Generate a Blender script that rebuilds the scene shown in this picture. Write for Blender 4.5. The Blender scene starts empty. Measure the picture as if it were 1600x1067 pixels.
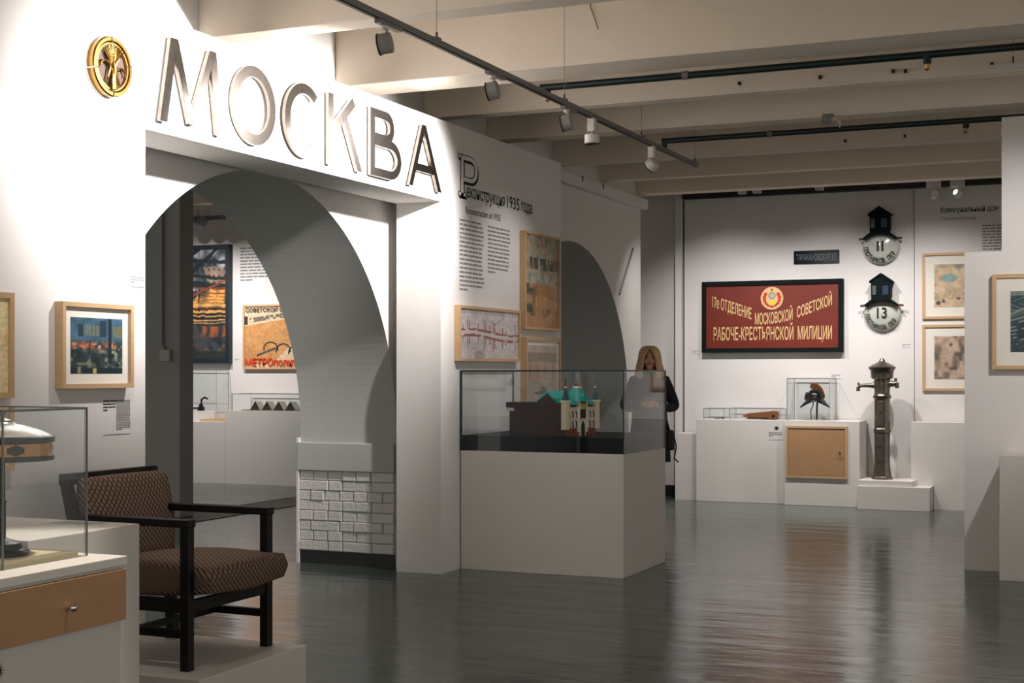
import bpy, bmesh, math, random
import numpy as np
from mathutils import Vector, Matrix
random.seed(7); np.random.seed(7)
SC = bpy.context.scene
COL = SC.collection
PI = math.pi

# ------------------------------------------------------------------ camera, world, exposure
cam_d = bpy.data.cameras.new('camera'); cam = bpy.data.objects.new('camera', cam_d); COL.objects.link(cam)
cam.location = (0, 0, 1.5); cam.rotation_euler = (PI/2, 0, math.radians(23.6))
cam_d.lens = 50.0; cam_d.sensor_width = 36.0; cam_d.shift_y = 46.5/1600
cam_d.clip_start = 0.05; cam_d.clip_end = 100
SC.camera = cam
SC.cycles.transparent_max_bounces = 40
world = bpy.data.worlds.new('world'); SC.world = world; world.use_nodes = True
bg = world.node_tree.nodes['Background']
bg.inputs[0].default_value = (1.0, 0.95, 0.88, 1); bg.inputs[1].default_value = 0.8
SC.view_settings.view_transform = 'Standard'; SC.view_settings.look = 'None'
SC.view_settings.exposure = 0.0; SC.view_settings.gamma = 1.0; SC.view_settings.use_curve_mapping = False

def spot(loc, aim, power, angle=60, blend=0.6, size=0.04, col=(1, 0.93, 0.86)):
    d = bpy.data.lights.new('spot_light', 'SPOT'); d.energy = power; d.spot_size = math.radians(angle)
    d.spot_blend = blend; d.shadow_soft_size = size; d.color = col
    o = bpy.data.objects.new('spot_light', d); COL.objects.link(o); o.location = loc
    o.rotation_euler = (Vector(aim)-Vector(loc)).to_track_quat('-Z', 'Y').to_euler()
    return o
WARM = (1, 0.90, 0.78); COOL = (1, 0.96, 0.95)
# lamps of the long track (heads are built further down)
spot((-3.50, 6.25, 3.14), (-4.69, 6.15, 2.74), 400, 92, 0.7, col=COOL)
spot((-3.50, 7.55, 3.14), (-4.69, 7.50, 2.80), 400, 96, 0.6, col=COOL)
spot((-3.50, 8.73, 3.14), (-4.69, 8.62, 2.68), 430, 98, 0.6, col=COOL)
spot((-3.41, 9.18, 3.07), (-4.25, 10.1, 1.2), 80, 60, 0.7, col=COOL)
spot((-3.45, 10.5, 3.08), (-4.69, 10.6, 1.9), 46, 80, 0.9, col=COOL)
spot((-3.45, 5.10, 3.14), (-4.69, 5.65, 2.80), 85, 90, 0.9, col=COOL)
spot((-3.45, 4.30, 3.14), (-4.69, 5.20, 1.5), 52, 75, 0.9, col=COOL)
# lamp over the left showcase
spot((-2.95, 3.95, 3.3), (-3.4, 3.6, 0.9), 260, 40, 0.5, col=WARM)
# lamps hidden between the last ceiling beams, washing the end wall
for x, p in ((-4.3, 210), (-3.2, 220), (-2.1, 220)):
    spot((x, 14.62, 3.62), (x+0.05, 16.3, 0.6), p, 96, 1.0, col=COOL)
# lamps for the right partition
spot((0.2, 9.0, 3.3), (-0.9, 11.2, 1.9), 190, 60, 0.9, col=COOL)
# back room
for x in (-11.9, -10.7):
    spot((x+0.3, 14.6, 3.7), (x, 16.4, 1.5), 260, 85, 0.9, col=COOL)

# ------------------------------------------------------------------ materials
MATS = {}
def lin(c):
    return tuple(((v/255)/12.92 if v/255 <= 0.04045 else ((v/255+0.055)/1.055)**2.4) for v in c)
def M(name, rgb=(200, 200, 200), rough=0.6, metal=0.0, var=0.0, vscale=6.0, bump=0.0, bscale=60.0, spec=0.5, stretch=None):
    if name in MATS: return MATS[name]
    m = bpy.data.materials.new(name); m.use_nodes = True; nt = m.node_tree; b = nt.nodes['Principled BSDF']
    c = lin(rgb) + (1,)
    b.inputs['Base Color'].default_value = c; b.inputs['Roughness'].default_value = rough
    b.inputs['Metallic'].default_value = metal; b.inputs['Specular IOR Level'].default_value = spec
    tc = nt.nodes.new('ShaderNodeTexCoord'); mp = nt.nodes.new('ShaderNodeMapping')
    if stretch: mp.inputs['Scale'].default_value = stretch
    nt.links.new(tc.outputs['Object'], mp.inputs[0])
    if var:
        n = nt.nodes.new('ShaderNodeTexNoise'); n.inputs['Scale'].default_value = vscale; n.inputs['Detail'].default_value = 6
        nt.links.new(mp.outputs[0], n.inputs['Vector'])
        r = nt.nodes.new('ShaderNodeMix'); r.data_type = 'RGBA'
        r.inputs[6].default_value = tuple(v*(1-var) for v in c[:3])+(1,); r.inputs[7].default_value = tuple(min(1, v*(1+var)) for v in c[:3])+(1,)
        nt.links.new(n.outputs[0], r.inputs[0]); nt.links.new(r.outputs[2], b.inputs['Base Color'])
    if bump:
        n2 = nt.nodes.new('ShaderNodeTexNoise'); n2.inputs['Scale'].default_value = bscale; n2.inputs['Detail'].default_value = 4
        nt.links.new(mp.outputs[0], n2.inputs['Vector'])
        bp = nt.nodes.new('ShaderNodeBump'); bp.inputs['Strength'].default_value = bump; bp.inputs['Distance'].default_value = 0.01
        nt.links.new(n2.outputs[0], bp.inputs['Height']); nt.links.new(bp.outputs[0], b.inputs['Normal'])
    MATS[name] = m; return m
WALL = M('white_paint', (216, 212, 208), 0.75, var=0.03, vscale=3, bump=0.05, bscale=150)
CEIL = M('ceiling_paint', (226, 214, 198), 0.8, var=0.05, vscale=2, bump=0.1, bscale=40)
PED = M('pedestal_paint', (214, 209, 203), 0.6, var=0.02, vscale=3)
BRICKP = M('painted_brick', (206, 203, 198), 0.8, var=0.06, vscale=8, bump=0.6, bscale=45)
BLACK = M('black_paint', (16, 18, 20), 0.5)
INK = M('print_black', (22, 24, 26), 0.7)
INKG = M('print_grey', (128, 127, 128), 0.8)
WOOD = M('pale_wood', (192, 158, 118), 0.55, var=0.12, vscale=5, stretch=(1, 1, 8), bump=0.03)
WOOD2 = M('drawer_wood', (172, 132, 94), 0.5, var=0.12, vscale=4, stretch=(6, 1.2, 6))
CHROME = M('chrome', (220, 220, 222), 0.12, 1.0)
DARKM = M('dark_metal', (26, 30, 32), 0.35, 0.6)
GREYM = M('grey_metal', (118, 116, 114), 0.45, 0.3)
LAMPW = M('lamp_white', (205, 200, 194), 0.45)
PIPE = M('pipe_green_black', (14, 34, 32), 0.4)
SKIN = M('skin', (205, 150, 122), 0.55)

def arcade_mat():
    m = M('arcade_wall', (206, 203, 198), 0.8); nt = m.node_tree; b = nt.nodes['Principled BSDF']
    tc = nt.nodes.new('ShaderNodeTexCoord'); mp = nt.nodes.new('ShaderNodeMapping')
    # lay brick courses along the wall (u=y, v=z), tilted on the spandrel
    mp.inputs['Rotation'].default_value = (PI/2, math.radians(0), PI/2)
    nt.links.new(tc.outputs['Object'], mp.inputs[0])
    br = nt.nodes.new('ShaderNodeTexBrick'); br.inputs['Scale'].default_value = 1.0
    br.inputs['Brick Width'].default_value = 0.26; br.inputs['Row Height'].default_value = 0.075; br.inputs['Mortar Size'].default_value = 0.006
    br.inputs['Mortar Smooth'].default_value = 0.6
    sep = nt.nodes.new('ShaderNodeSeparateXYZ'); nt.links.new(tc.outputs['Object'], sep.inputs[0])
    cmb = nt.nodes.new('ShaderNodeCombineXYZ'); 
    vr = nt.nodes.new('ShaderNodeVectorRotate'); vr.rotation_type = 'Z_AXIS'; vr.inputs['Angle'].default_value = math.radians(-48)
    nt.links.new(sep.outputs['Y'], cmb.inputs['X']); nt.links.new(sep.outputs['Z'], cmb.inputs['Y'])
    nt.links.new(cmb.outputs[0], vr.inputs['Vector']); nt.links.new(vr.outputs[0], br.inputs['Vector'])
    no = nt.nodes.new('ShaderNodeTexNoise'); no.inputs['Scale'].default_value = 30; no.inputs['Detail'].default_value = 5
    nt.links.new(tc.outputs['Object'], no.inputs['Vector'])
    ad = nt.nodes.new('ShaderNodeMath'); ad.operation = 'MULTIPLY_ADD'; ad.inputs[1].default_value = -0.8
    nt.links.new(br.outputs['Fac'], ad.inputs[0]); nt.links.new(no.outputs[0], ad.inputs[2])
    bp = nt.nodes.new('ShaderNodeBump'); bp.inputs['Strength'].default_value = 0.35; bp.inputs['Distance'].default_value = 0.008
    nt.links.new(ad.outputs[0], bp.inputs['Height']); nt.links.new(bp.outputs[0], b.inputs['Normal'])
    return m
def floor_mat():
    m = M('polished_floor', (60, 63, 58), 0.16, spec=0.5); nt = m.node_tree; b = nt.nodes['Principled BSDF']
    tc = nt.nodes.new('ShaderNodeTexCoord'); mp = nt.nodes.new('ShaderNodeMapping'); mp.inputs['Scale'].default_value = (0.8, 2.6, 1)
    nt.links.new(tc.outputs['Object'], mp.inputs[0])
    n = nt.nodes.new('ShaderNodeTexNoise'); n.inputs['Scale'].default_value = 1.6; n.inputs['Detail'].default_value = 5
    n2 = nt.nodes.new('ShaderNodeTexNoise'); n2.inputs['Scale'].default_value = 2.2; n2.inputs['Detail'].default_value = 3
    nt.links.new(mp.outputs[0], n.inputs['Vector']); nt.links.new(mp.outputs[0], n2.inputs['Vector'])
    r = nt.nodes.new('ShaderNodeMix'); r.data_type = 'RGBA'
    r.inputs[6].default_value = lin((53, 63, 58))+(1,); r.inputs[7].default_value = lin((76, 84, 76))+(1,)
    nt.links.new(n.outputs[0], r.inputs[0]); nt.links.new(r.outputs[2], b.inputs['Base Color'])
    bp = nt.nodes.new('ShaderNodeBump'); bp.inputs['Strength'].default_value = 0.16; bp.inputs['Distance'].default_value = 0.05
    nt.links.new(n2.outputs[0], bp.inputs['Height']); nt.links.new(bp.outputs[0], b.inputs['Normal'])
    rr = nt.nodes.new('ShaderNodeMapRange'); rr.inputs[3].default_value = 0.10; rr.inputs[4].default_value = 0.24
    nt.links.new(n.outputs[0], rr.inputs[0]); nt.links.new(rr.outputs[0], b.inputs['Roughness'])
    return m
def glass_mat(name, tint=(255, 255, 255), refl=1.0):
    m = bpy.data.materials.new(name); m.use_nodes = True; nt = m.node_tree; nt.nodes.clear()
    out = nt.nodes.new('ShaderNodeOutputMaterial'); mix = nt.nodes.new('ShaderNodeMixShader')
    tr = nt.nodes.new('ShaderNodeBsdfTransparent'); gl = nt.nodes.new('ShaderNodeBsdfGlossy'); fr = nt.nodes.new('ShaderNodeLayerWeight')
    tr.inputs[0].default_value = lin(tint)+(1,); gl.inputs['Roughness'].default_value = 0.0; fr.inputs[0].default_value = 0.5
    po = nt.nodes.new('ShaderNodeMath'); po.operation = 'POWER'; po.inputs[1].default_value = 5.0; nt.links.new(fr.outputs['Facing'], po.inputs[0])
    mu = nt.nodes.new('ShaderNodeMath'); mu.operation = 'MULTIPLY_ADD'; mu.inputs[1].default_value = 0.9*refl; mu.inputs[2].default_value = 0.028*refl
    nt.links.new(po.outputs[0], mu.inputs[0]); nt.links.new(mu.outputs[0], mix.inputs[0])
    nt.links.new(tr.outputs[0], mix.inputs[1]); nt.links.new(gl.outputs[0], mix.inputs[2]); nt.links.new(mix.outputs[0], out.inputs[0])
    return m
GLASS = glass_mat('showcase_glass', (253, 254, 254)); PANE = glass_mat('frame_glass', (252, 252, 252), 0.35)
EDGE_T = M('glass_edge_teal', (14, 46, 52), 0.25); EDGE_G = M('glass_edge_grey', (120, 124, 124), 0.25)
ARC = arcade_mat(); FLOOR = floor_mat()
def attr_mat(name, rough=0.5):
    m = bpy.data.materials.new(name); m.use_nodes = True; nt = m.node_tree; b = nt.nodes['Principled BSDF']
    a = nt.nodes.new('ShaderNodeVertexColor'); a.layer_name = 'print'; nt.links.new(a.outputs[0], b.inputs['Base Color'])
    b.inputs['Roughness'].default_value = rough; return m
PRINT = attr_mat('printed_picture')
def fabric_mat():
    m = M('lattice_fabric', (130, 108, 92), 0.9, spec=0.2); nt = m.node_tree; b = nt.nodes['Principled BSDF']
    tc = nt.nodes.new('ShaderNodeTexCoord'); sep = nt.nodes.new('ShaderNodeSeparateXYZ'); nt.links.new(tc.outputs['Object'], sep.inputs[0])
    def diag(ax, sgn):
        # stripes across (y +/- other axis)
        a = nt.nodes.new('ShaderNodeMath'); a.operation = 'MULTIPLY_ADD'; a.inputs[1].default_value = sgn
        nt.links.new(sep.outputs['Y'], a.inputs[2])
        s2 = nt.nodes.new('ShaderNodeMath'); s2.operation = 'ADD'
        nt.links.new(sep.outputs['X'], s2.inputs[0]); nt.links.new(sep.outputs['Z'], s2.inputs[1]); nt.links.new(s2.outputs[0], a.inputs[0])
        f = nt.nodes.new('ShaderNodeMath'); f.operation = 'MULTIPLY'; f.inputs[1].default_value = 215; nt.links.new(a.outputs[0], f.inputs[0])
        si = nt.nodes.new('ShaderNodeMath'); si.operation = 'SINE'; nt.links.new(f.outputs[0], si.inputs[0]); return si
    d1, d2 = diag('X', 1.0), diag('X', -1.0)
    mx = nt.nodes.new('ShaderNodeMath'); mx.operation = 'MAXIMUM'; nt.links.new(d1.outputs[0], mx.inputs[0]); nt.links.new(d2.outputs[0], mx.inputs[1])
    rp = nt.nodes.new('ShaderNodeValToRGB'); rp.color_ramp.elements[0].position = 0.45; rp.color_ramp.elements[1].position = 0.92
    rp.color_ramp.elements[0].color = lin((136, 112, 96))+(1,); rp.color_ramp.elements[1].color = lin((60, 50, 44))+(1,)
    nt.links.new(mx.outputs[0], rp.inputs[0]); nt.links.new(rp.outputs[0], b.inputs['Base Color'])
    return m
FABRIC = fabric_mat()
DWOOD = M('dark_stained_wood', (15, 12, 12), 0.45, spec=0.3)

# ------------------------------------------------------------------ mesh helpers
WLOC = {}
def wl(o): return WLOC.get(o.name, Vector((0, 0, 0)))
class MB:
    def __init__(s): s.v = []; s.f = []; s.mi = []; s.cur = 0
    def add(s, vs, fs):
        n = len(s.v); s.v += [tuple(p) for p in vs]; s.f += [tuple(i+n for i in f) for f in fs]; s.mi += [s.cur]*len(fs); return s
    def box(s, x0, x1, y0, y1, z0, z1):
        return s.add([(x0,y0,z0),(x1,y0,z0),(x1,y1,z0),(x0,y1,z0),(x0,y0,z1),(x1,y0,z1),(x1,y1,z1),(x0,y1,z1)],
                     [(0,3,2,1),(4,5,6,7),(0,1,5,4),(1,2,6,5),(2,3,7,6),(3,0,4,7)])
    def wbox(s, W, a0, a1, z0, z1, n0, n1):
        p0 = W(a0, z0, n0); p1 = W(a1, z1, n1)
        return s.box(min(p0[0],p1[0]), max(p0[0],p1[0]), min(p0[1],p1[1]), max(p0[1],p1[1]), min(p0[2],p1[2]), max(p0[2],p1[2]))
    def prism(s, poly, fn, d0, d1):
        # poly: list of (u,v) counter-clockwise; fn(u,v,d)->xyz
        n = len(poly)
        vs = [fn(u, v, d0) for u, v in poly]+[fn(u, v, d1) for u, v in poly]
        return s.add(vs, [tuple(range(n, 2*n)), tuple(reversed(range(n)))]+[(i, (i+1) % n, n+(i+1) % n, n+i) for i in range(n)])
    def quad(s, a, b, c, d): return s.add([a, b, c, d], [(0,1,2,3)])
    def lathe(s, prof, c=(0,0,0), axis='z', seg=24, sx=1, sy=1, a0=0, a1=2*PI, caps=True):
        full = abs(a1-a0-2*PI) < 1e-6; k = seg if full else seg+1; vs = []
        for r, h in prof:
            for i in range(k):
                a = a0+(a1-a0)*i/seg; x, y = r*math.cos(a)*sx, r*math.sin(a)*sy
                if axis == 'z': p = (c[0]+x, c[1]+y, c[2]+h)
                elif axis == 'y': p = (c[0]+x, c[1]+h, c[2]+y)
                else: p = (c[0]+h, c[1]+x, c[2]+y)
                vs.append(p)
        fs = []
        for j in range(len(prof)-1):
            for i in range(seg):
                i2 = (i+1) % k; fs.append((j*k+i, j*k+i2, (j+1)*k+i2, (j+1)*k+i))
        if full and caps:
            if prof[0][0] > 1e-4: fs.append(tuple(reversed(range(k))))
            if prof[-1][0] > 1e-4: fs.append(tuple(range((len(prof)-1)*k, len(prof)*k)))
        return s.add(vs, fs)
    def tube(s, pts, r, seg=8, taper=None):
        pts = [Vector(p) for p in pts]; vs = []; up = Vector((0.13, 0.31, 0.94))
        for i, p in enumerate(pts):
            t = (pts[min(i+1, len(pts)-1)]-pts[max(i-1, 0)]).normalized()
            u = t.cross(up); 
            if u.length < 1e-3: u = t.cross(Vector((1, 0, 0)))
            u.normalize(); w = t.cross(u); rr = r if taper is None else taper[i]
            vs += [p+u*rr*math.cos(2*PI*k/seg)+w*rr*math.sin(2*PI*k/seg) for k in range(seg)]
        fs = [(j*seg+k, j*seg+(k+1) % seg, (j+1)*seg+(k+1) % seg, (j+1)*seg+k) for j in range(len(pts)-1) for k in range(seg)]
        fs += [tuple(reversed(range(seg))), tuple(range((len(pts)-1)*seg, len(pts)*seg))]
        return s.add(vs, fs)
    def rod(s, a, b, r, seg=8): return s.tube([a, b], r, seg)
    def beam(s, a, b, w, h):
        a, b = Vector(a), Vector(b); t = (b-a).normalized(); u = t.cross(Vector((0, 0, 1)))
        if u.length < 1e-3: u = Vector((1, 0, 0))
        u.normalize(); q = u.cross(t); vs = []
        for p in (a, b):
            for i, j in ((-1,-1),(1,-1),(1,1),(-1,1)): vs.append(p+u*i*w/2+q*j*h/2)
        return s.add(vs, [(0,1,2,3),(7,6,5,4),(0,4,5,1),(1,5,6,2),(2,6,7,3),(3,7,4,0)])
    def build(s, name, mat, parent=None, smooth=False, bevel=0, local=False, seg=2):
        me = bpy.data.meshes.new(name); off = Vector((0, 0, 0)) if (local or parent is None) else wl(parent)
        me.from_pydata([Vector(v)-off for v in s.v], [], s.f)
        for m in (mat if isinstance(mat, (list, tuple)) else [mat]): me.materials.append(m)
        if any(s.mi): me.polygons.foreach_set('material_index', s.mi)
        bm = bmesh.new(); bm.from_mesh(me); bmesh.ops.recalc_face_normals(bm, faces=bm.faces)
        if bevel: bmesh.ops.bevel(bm, geom=list(bm.edges), offset=bevel, segments=seg, affect='EDGES', profile=0.5)
        bm.to_mesh(me); bm.free()
        if smooth: 
            me.polygons.foreach_set('use_smooth', [True]*len(me.polygons))
            if smooth != 'all': me.set_sharp_from_angle(angle=math.radians(40))
        o = bpy.data.objects.new(name, me); COL.objects.link(o)
        if parent is not None: o.parent = parent; WLOC[o.name] = off
        else: WLOC[o.name] = Vector((0, 0, 0))
        return o
def tag(o, label=None, cat=None, group=None, kind=None):
    if label: o['label'] = label
    if cat: o['category'] = cat
    if group: o['group'] = group
    if kind: o['kind'] = kind
    return o
def thing(name, label, cat, loc=(0, 0, 0), rz=0, group=None):
    o = bpy.data.objects.new(name, None); COL.objects.link(o); o.location = loc; o.rotation_euler[2] = rz; o.empty_display_size = 0.1
    WLOC[o.name] = Vector(loc); return tag(o, label, cat, group)
def struct(o): return tag(o, kind='structure')
def B(*a): return MB().box(*a)
def WX(x0): return lambda a, z, n: (x0+n, a, z)          # wall facing +X, a runs along Y
def WY(y0): return lambda a, z, n: (a, y0-n, z)          # wall facing -Y, a runs along X

def font_mesh(s, bold=0.0, shear=0.0):
    cu = bpy.data.curves.new('t', 'FONT'); cu.body = s; cu.size = 1; cu.fill_mode = 'FRONT'; cu.offset = bold; cu.shear = shear; cu.resolution_u = 3
    ob = bpy.data.objects.new('t', cu); COL.objects.link(ob); bpy.context.view_layer.update()
    me = bpy.data.meshes.new_from_object(ob.evaluated_get(bpy.context.evaluated_depsgraph_get()))
    vs = [tuple(v.co) for v in me.vertices]; fs = [tuple(p.vertices) for p in me.polygons]
    bpy.data.objects.remove(ob); bpy.data.curves.remove(cu); bpy.data.meshes.remove(me)
    return vs, fs
def text_into(mb, s, W, a0, a1, zb, cap, n=0.002, bold=0.0, xform=None):
    vs, fs = font_mesh(s, bold)
    xs = [v[0] for v in vs]; x0, x1 = min(xs), max(xs); k = cap/0.70
    out = []
    for v in vs:
        u = a0+(v[0]-x0)/(x1-x0)*(a1-a0); w = zb+v[1]*k
        if xform: u, w = xform(u, w)
        out.append(W(u, w, n))
    mb.add(out, fs)
def text(s, name, W, a0, a1, zb, cap, mat, parent=None, n=0.002, bold=0.0, xform=None):
    mb = MB(); text_into(mb, s, W, a0, a1, zb, cap, n, bold, xform); return mb.build(name, mat, parent)
def text_block(name, W, a0, a1, z0, z1, lines, mat, parent=None, n=0.002, seed=1, ragged=0.12, fill=0.45):
    rnd = random.Random(seed); mb = MB(); dz = (z1-z0)/lines
    for i in range(lines):
        zt = z1-i*dz; end = a1-rnd.random()*ragged*(a1-a0)
        if i == lines-1: end = a0+(a1-a0)*(0.3+0.3*rnd.random())
        a = a0
        while a < end-0.01*(a1-a0):
            w = min((a1-a0)*(0.06+0.17*rnd.random()), end-a)
            mb.add([W(a, zt-dz*fill, n), W(a+w, zt-dz*fill, n), W(a+w, zt, n), W(a, zt, n)], [(0,1,2,3)])
            a += w+(a1-a0)*0.025
    return mb.build(name, mat, parent)

# value noise for the prints
_P = np.random.RandomState(3).rand(64, 64)
def vn(u, v, s, o=0):
    x, y = u*s+o*7.3, v*s+o*3.1; xi, yi = np.floor(x).astype(int), np.floor(y).astype(int); fx, fy = x-xi, y-yi
    fx, fy = fx*fx*(3-2*fx), fy*fy*(3-2*fy); g = lambda i, j: _P[i % 64, j % 64]
    return (g(xi,yi)*(1-fx)+g(xi+1,yi)*fx)*(1-fy)+(g(xi,yi+1)*(1-fx)+g(xi+1,yi+1)*fx)*fy
def lerp(a, b, t): t = np.clip(t, 0, 1)[..., None]; return np.asarray(a, float)*(1-t)+np.asarray(b, float)*t
def sstep(e0, e1, x): t = np.clip((x-e0)/(e1-e0), 0, 1); return t*t*(3-2*t)
def over(c, rgb, mask): return lerp(c, np.broadcast_to(np.asarray(rgb, float), c.shape), mask)
def picture(name, W, a0, a1, z0, z1, n, fn, parent, res=(70, 70)):
    nu, nv = int(res[0]*1.5), int(res[1]*1.5); uu, vv = np.meshgrid(np.linspace(0, 1, nu), np.linspace(0, 1, nv))
    mb = MB(); mb.add([W(a0+(a1-a0)*u, z0+(z1-z0)*v, n) for u, v in zip(uu.ravel(), vv.ravel())],
                      [(j*nu+i, j*nu+i+1, (j+1)*nu+i+1, (j+1)*nu+i) for j in range(nv-1) for i in range(nu-1)])
    o = mb.build(name, PRINT, parent)
    c = fn(uu, vv); c = c*(0.88+0.14*vn(uu, vv, 34, 9)+0.10*vn(uu, vv, 61, 4))[..., None]; c = np.clip(c, 0, 255)/255.; c = np.where(c <= 0.04045, c/12.92, ((c+0.055)/1.055)**2.4).reshape(-1, 3)
    at = o.data.color_attributes.new('print', 'FLOAT_COLOR', 'POINT')
    at.data.foreach_set('color', np.c_[c, np.ones(len(c))].astype(np.float32).ravel()); return o
def framed(name, label, W, a0, a1, z0, z1, depth, fw, fn, mat_w=0.0, fmat=None, cat='picture', res=(70, 70), glaze=True, fd=0.012, matcol=None):
    ac = (a0+a1)/2; t = thing(name, label, cat, W(ac, z0, 0)); fm = fmat or WOOD
    mb = MB()
    mb.prism([(a0,z0),(a1,z0),(a1-fw,z0+fw),(a0+fw,z0+fw)], W, 0.0, depth); mb.prism([(a1,z0),(a1,z1),(a1-fw,z1-fw),(a1-fw,z0+fw)], W, 0.0, depth)
    mb.prism([(a1,z1),(a0,z1),(a0+fw,z1-fw),(a1-fw,z1-fw)], W, 0.0, depth); mb.prism([(a0,z1),(a0,z0),(a0+fw,z0+fw),(a0+fw,z1-fw)], W, 0.0, depth)
    mb.build('frame', fm, t)
    i0, i1, k0, k1 = a0+fw, a1-fw, z0+fw, z1-fw
    mb = MB(); mb.wbox(W, i0, i1, k0, k1, 0.0, depth-fd-0.006); mb.build('mat_board', matcol or M('mat_board', (226, 220, 208), 0.8), t)
    picture('print', W, i0+mat_w, i1-mat_w, k0+mat_w, k1-mat_w, depth-fd-0.004, fn, t, res)
    if glaze: MB().add([W(i0,k0,depth-fd+0.004),W(i1,k0,depth-fd+0.004),W(i1,k1,depth-fd+0.004),W(i0,k1,depth-fd+0.004)],[(0,1,2,3)]).build('glazing', PANE, t)
    return t
def glass_case(name, label, x0, x1, y0, y1, z0, z1, th=0.006, edge=None, group=None, top=True, rim=0.004):
    t = thing(name, label, 'display case', ((x0+x1)/2, (y0+y1)/2, z0), group=group); e = edge or EDGE_G
    def pane(bx, ax):
        mb = MB().box(*bx); mb.mi = []
        fl = {'x': (3, 5), 'y': (2, 4), 'z': (0, 1)}[ax]
        mb.mi = [0 if i in fl else 1 for i in range(6)]; mb.build('glass_pane', [GLASS, e], t)
    pane((x0, x0+th, y0+th, y1-th, z0, z1-th), 'x'); pane((x1-th, x1, y0+th, y1-th, z0, z1-th), 'x')
    pane((x0, x1, y0, y0+th, z0, z1-th), 'y'); pane((x0, x1, y1-th, y1, z0, z1-th), 'y')
    if top: pane((x0, x1, y0, y1, z1-th, z1), 'z')
    if rim:
        mb = MB()
        for x in (x0, x1):
            for y in (y0, y1): mb.box(x-rim/2, x+rim/2, y-rim/2, y+rim/2, z0, z1)
        for x in (x0, x1): mb.box(x-rim/2, x+rim/2, y0, y1, z1-rim/2, z1+rim/2)
        for y in (y0, y1): mb.box(x0, x1, y-rim/2, y+rim/2, z1-rim/2, z1+rim/2)
        mb.build('glued_edge', e, t)
    return t

# ------------------------------------------------------------------ the setting
struct(B(-17, 7, -4, 16.75, -0.2, 0).build('floor', FLOOR))
tag(B(-9.15, -8.55, 8, 16.4, 0.0, 0.004).build('trim_1', M('dark_floor_strip', (34, 38, 38), 0.5), None), kind='structure')
for i, x in enumerate((-9.15, -8.58)):
    tag(B(x, x+0.03, 8, 16.4, 0.004, 0.008).build('trim_%d' % (i+2), M('pale_edge', (150, 146, 136), 0.6), None), kind='structure')
ceil = struct(B(-17, 7, -4, 16.75, 4.2, 4.4).build('ceiling', CEIL))
for y0, y1 in ((5.45, 5.62), (7.08, 7.27), (8.68, 9.06), (10.04, 10.19), (11.23, 11.44), (12.8, 12.98), (14.09, 14.23), (15.3, 15.5)):
    B(-5.15, 7, y0, y1, 3.5, 4.2).build('ceiling_beam', CEIL, ceil, bevel=0.006)
# arcade wall with two round arches
XF, XB = -5.15, -6.0
def arch_pts(c, cz, R, n=96):
    a0 = 0.0; return [(c+R*math.cos(a), cz+R*math.sin(a)) for a in np.linspace(a0, PI-a0, n)]
A1 = (7.82, 1.03, 1.76); A2 = (13.3, 1.08, 1.72)
def arcade():
    mb = MB()
    def ring(y0, y1, A):       # wall piece from y0 to y1 with an arch cut in it
        pts = arch_pts(*A); jr, jl = pts[0][0], pts[-1][0]
        fn = lambda u, v, d: (d, u, v)
        mb.prism([(y0, 0), (jl, 0), (jl, 4.2), (y0, 4.2)], fn, XB, XF); mb.prism([(jr, 0), (y1, 0), (y1, 4.2), (jr, 4.2)], fn, XB, XF)
        for (u0, v0), (u1, v1) in zip(pts[:-1], pts[1:]):
            mb.prism([(u1, v1), (u0, v0), (u0, 4.2), (u1, 4.2)], fn, XB, XF)
    ring(-4, 10.6, A1); ring(10.6, 15.45, A2)
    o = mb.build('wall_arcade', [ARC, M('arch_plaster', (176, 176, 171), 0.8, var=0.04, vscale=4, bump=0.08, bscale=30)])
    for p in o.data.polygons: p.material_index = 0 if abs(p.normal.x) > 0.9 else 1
    return o
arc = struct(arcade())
JY = arch_pts(*A1)[0][0]
B(XB-0.012, XF-0.002, JY-0.035, JY, 0.725, 0.945).build('impost_stone', M('arch_plaster'), arc, bevel=0.006)
B(XB-0.004, XF-0.006, JY-0.006, JY, 0.0, 0.1).build('black_plinth', M('tar_paint', (18, 24, 24), 0.5), arc)
rnd = random.Random(5); brick_data = {}
zc = 0.1
for r in range(8):
    h = 0.625/8; x = XB+0.0
    widths = ([0.26, 0.125, 0.26, 0.2] if r % 2 == 0 else [0.125, 0.13, 0.13, 0.125, 0.13, 0.2])
    first = 0.1 if r in (2, 5) else 0
    lst = ([first] if first else [])+widths
    for w in lst:
        w2 = min(w, XF-0.006-x)
        if w2 < 0.03: break
        key = (round(w2, 3), rnd.randrange(3))
        if key not in brick_data:
            mb = MB().box(0.003, w2-0.004, -0.012-0.004*key[1], 0.01, 0.002, h-0.002)
            o = mb.build('brick', BRICKP, arc, bevel=0.007); brick_data[key] = o.data
        else:
            o = bpy.data.objects.new('brick', brick_data[key]); COL.objects.link(o); o.parent = arc
        o.location = (x, JY, zc); o.rotation_euler = (rnd.uniform(-.02, .02), rnd.uniform(-.012, .012), rnd.uniform(-.02, .02)); x += w2
    zc += h
B(XB-0.02, XB+0.0, JY-0.03, JY+0.1, 0.0, 0.98).build('corner_board', PED, arc)
MB().box(XF, XF+0.09, 11.9, 15.45, 3.34, 3.45).build('ledge', BRICKP, arc, bevel=0.008)
for y in (13.35, 13.95): B(XF, XF+0.095, y-0.010, y+0.010, 3.40, 3.455).build('ledge_bracket', BLACK, arc)
MB().rod((XF+0.01, 15.16, 2.88), (XF+0.01, 14.7, 2.34), 0.012).build('conduit', GREYM, arc)
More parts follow.
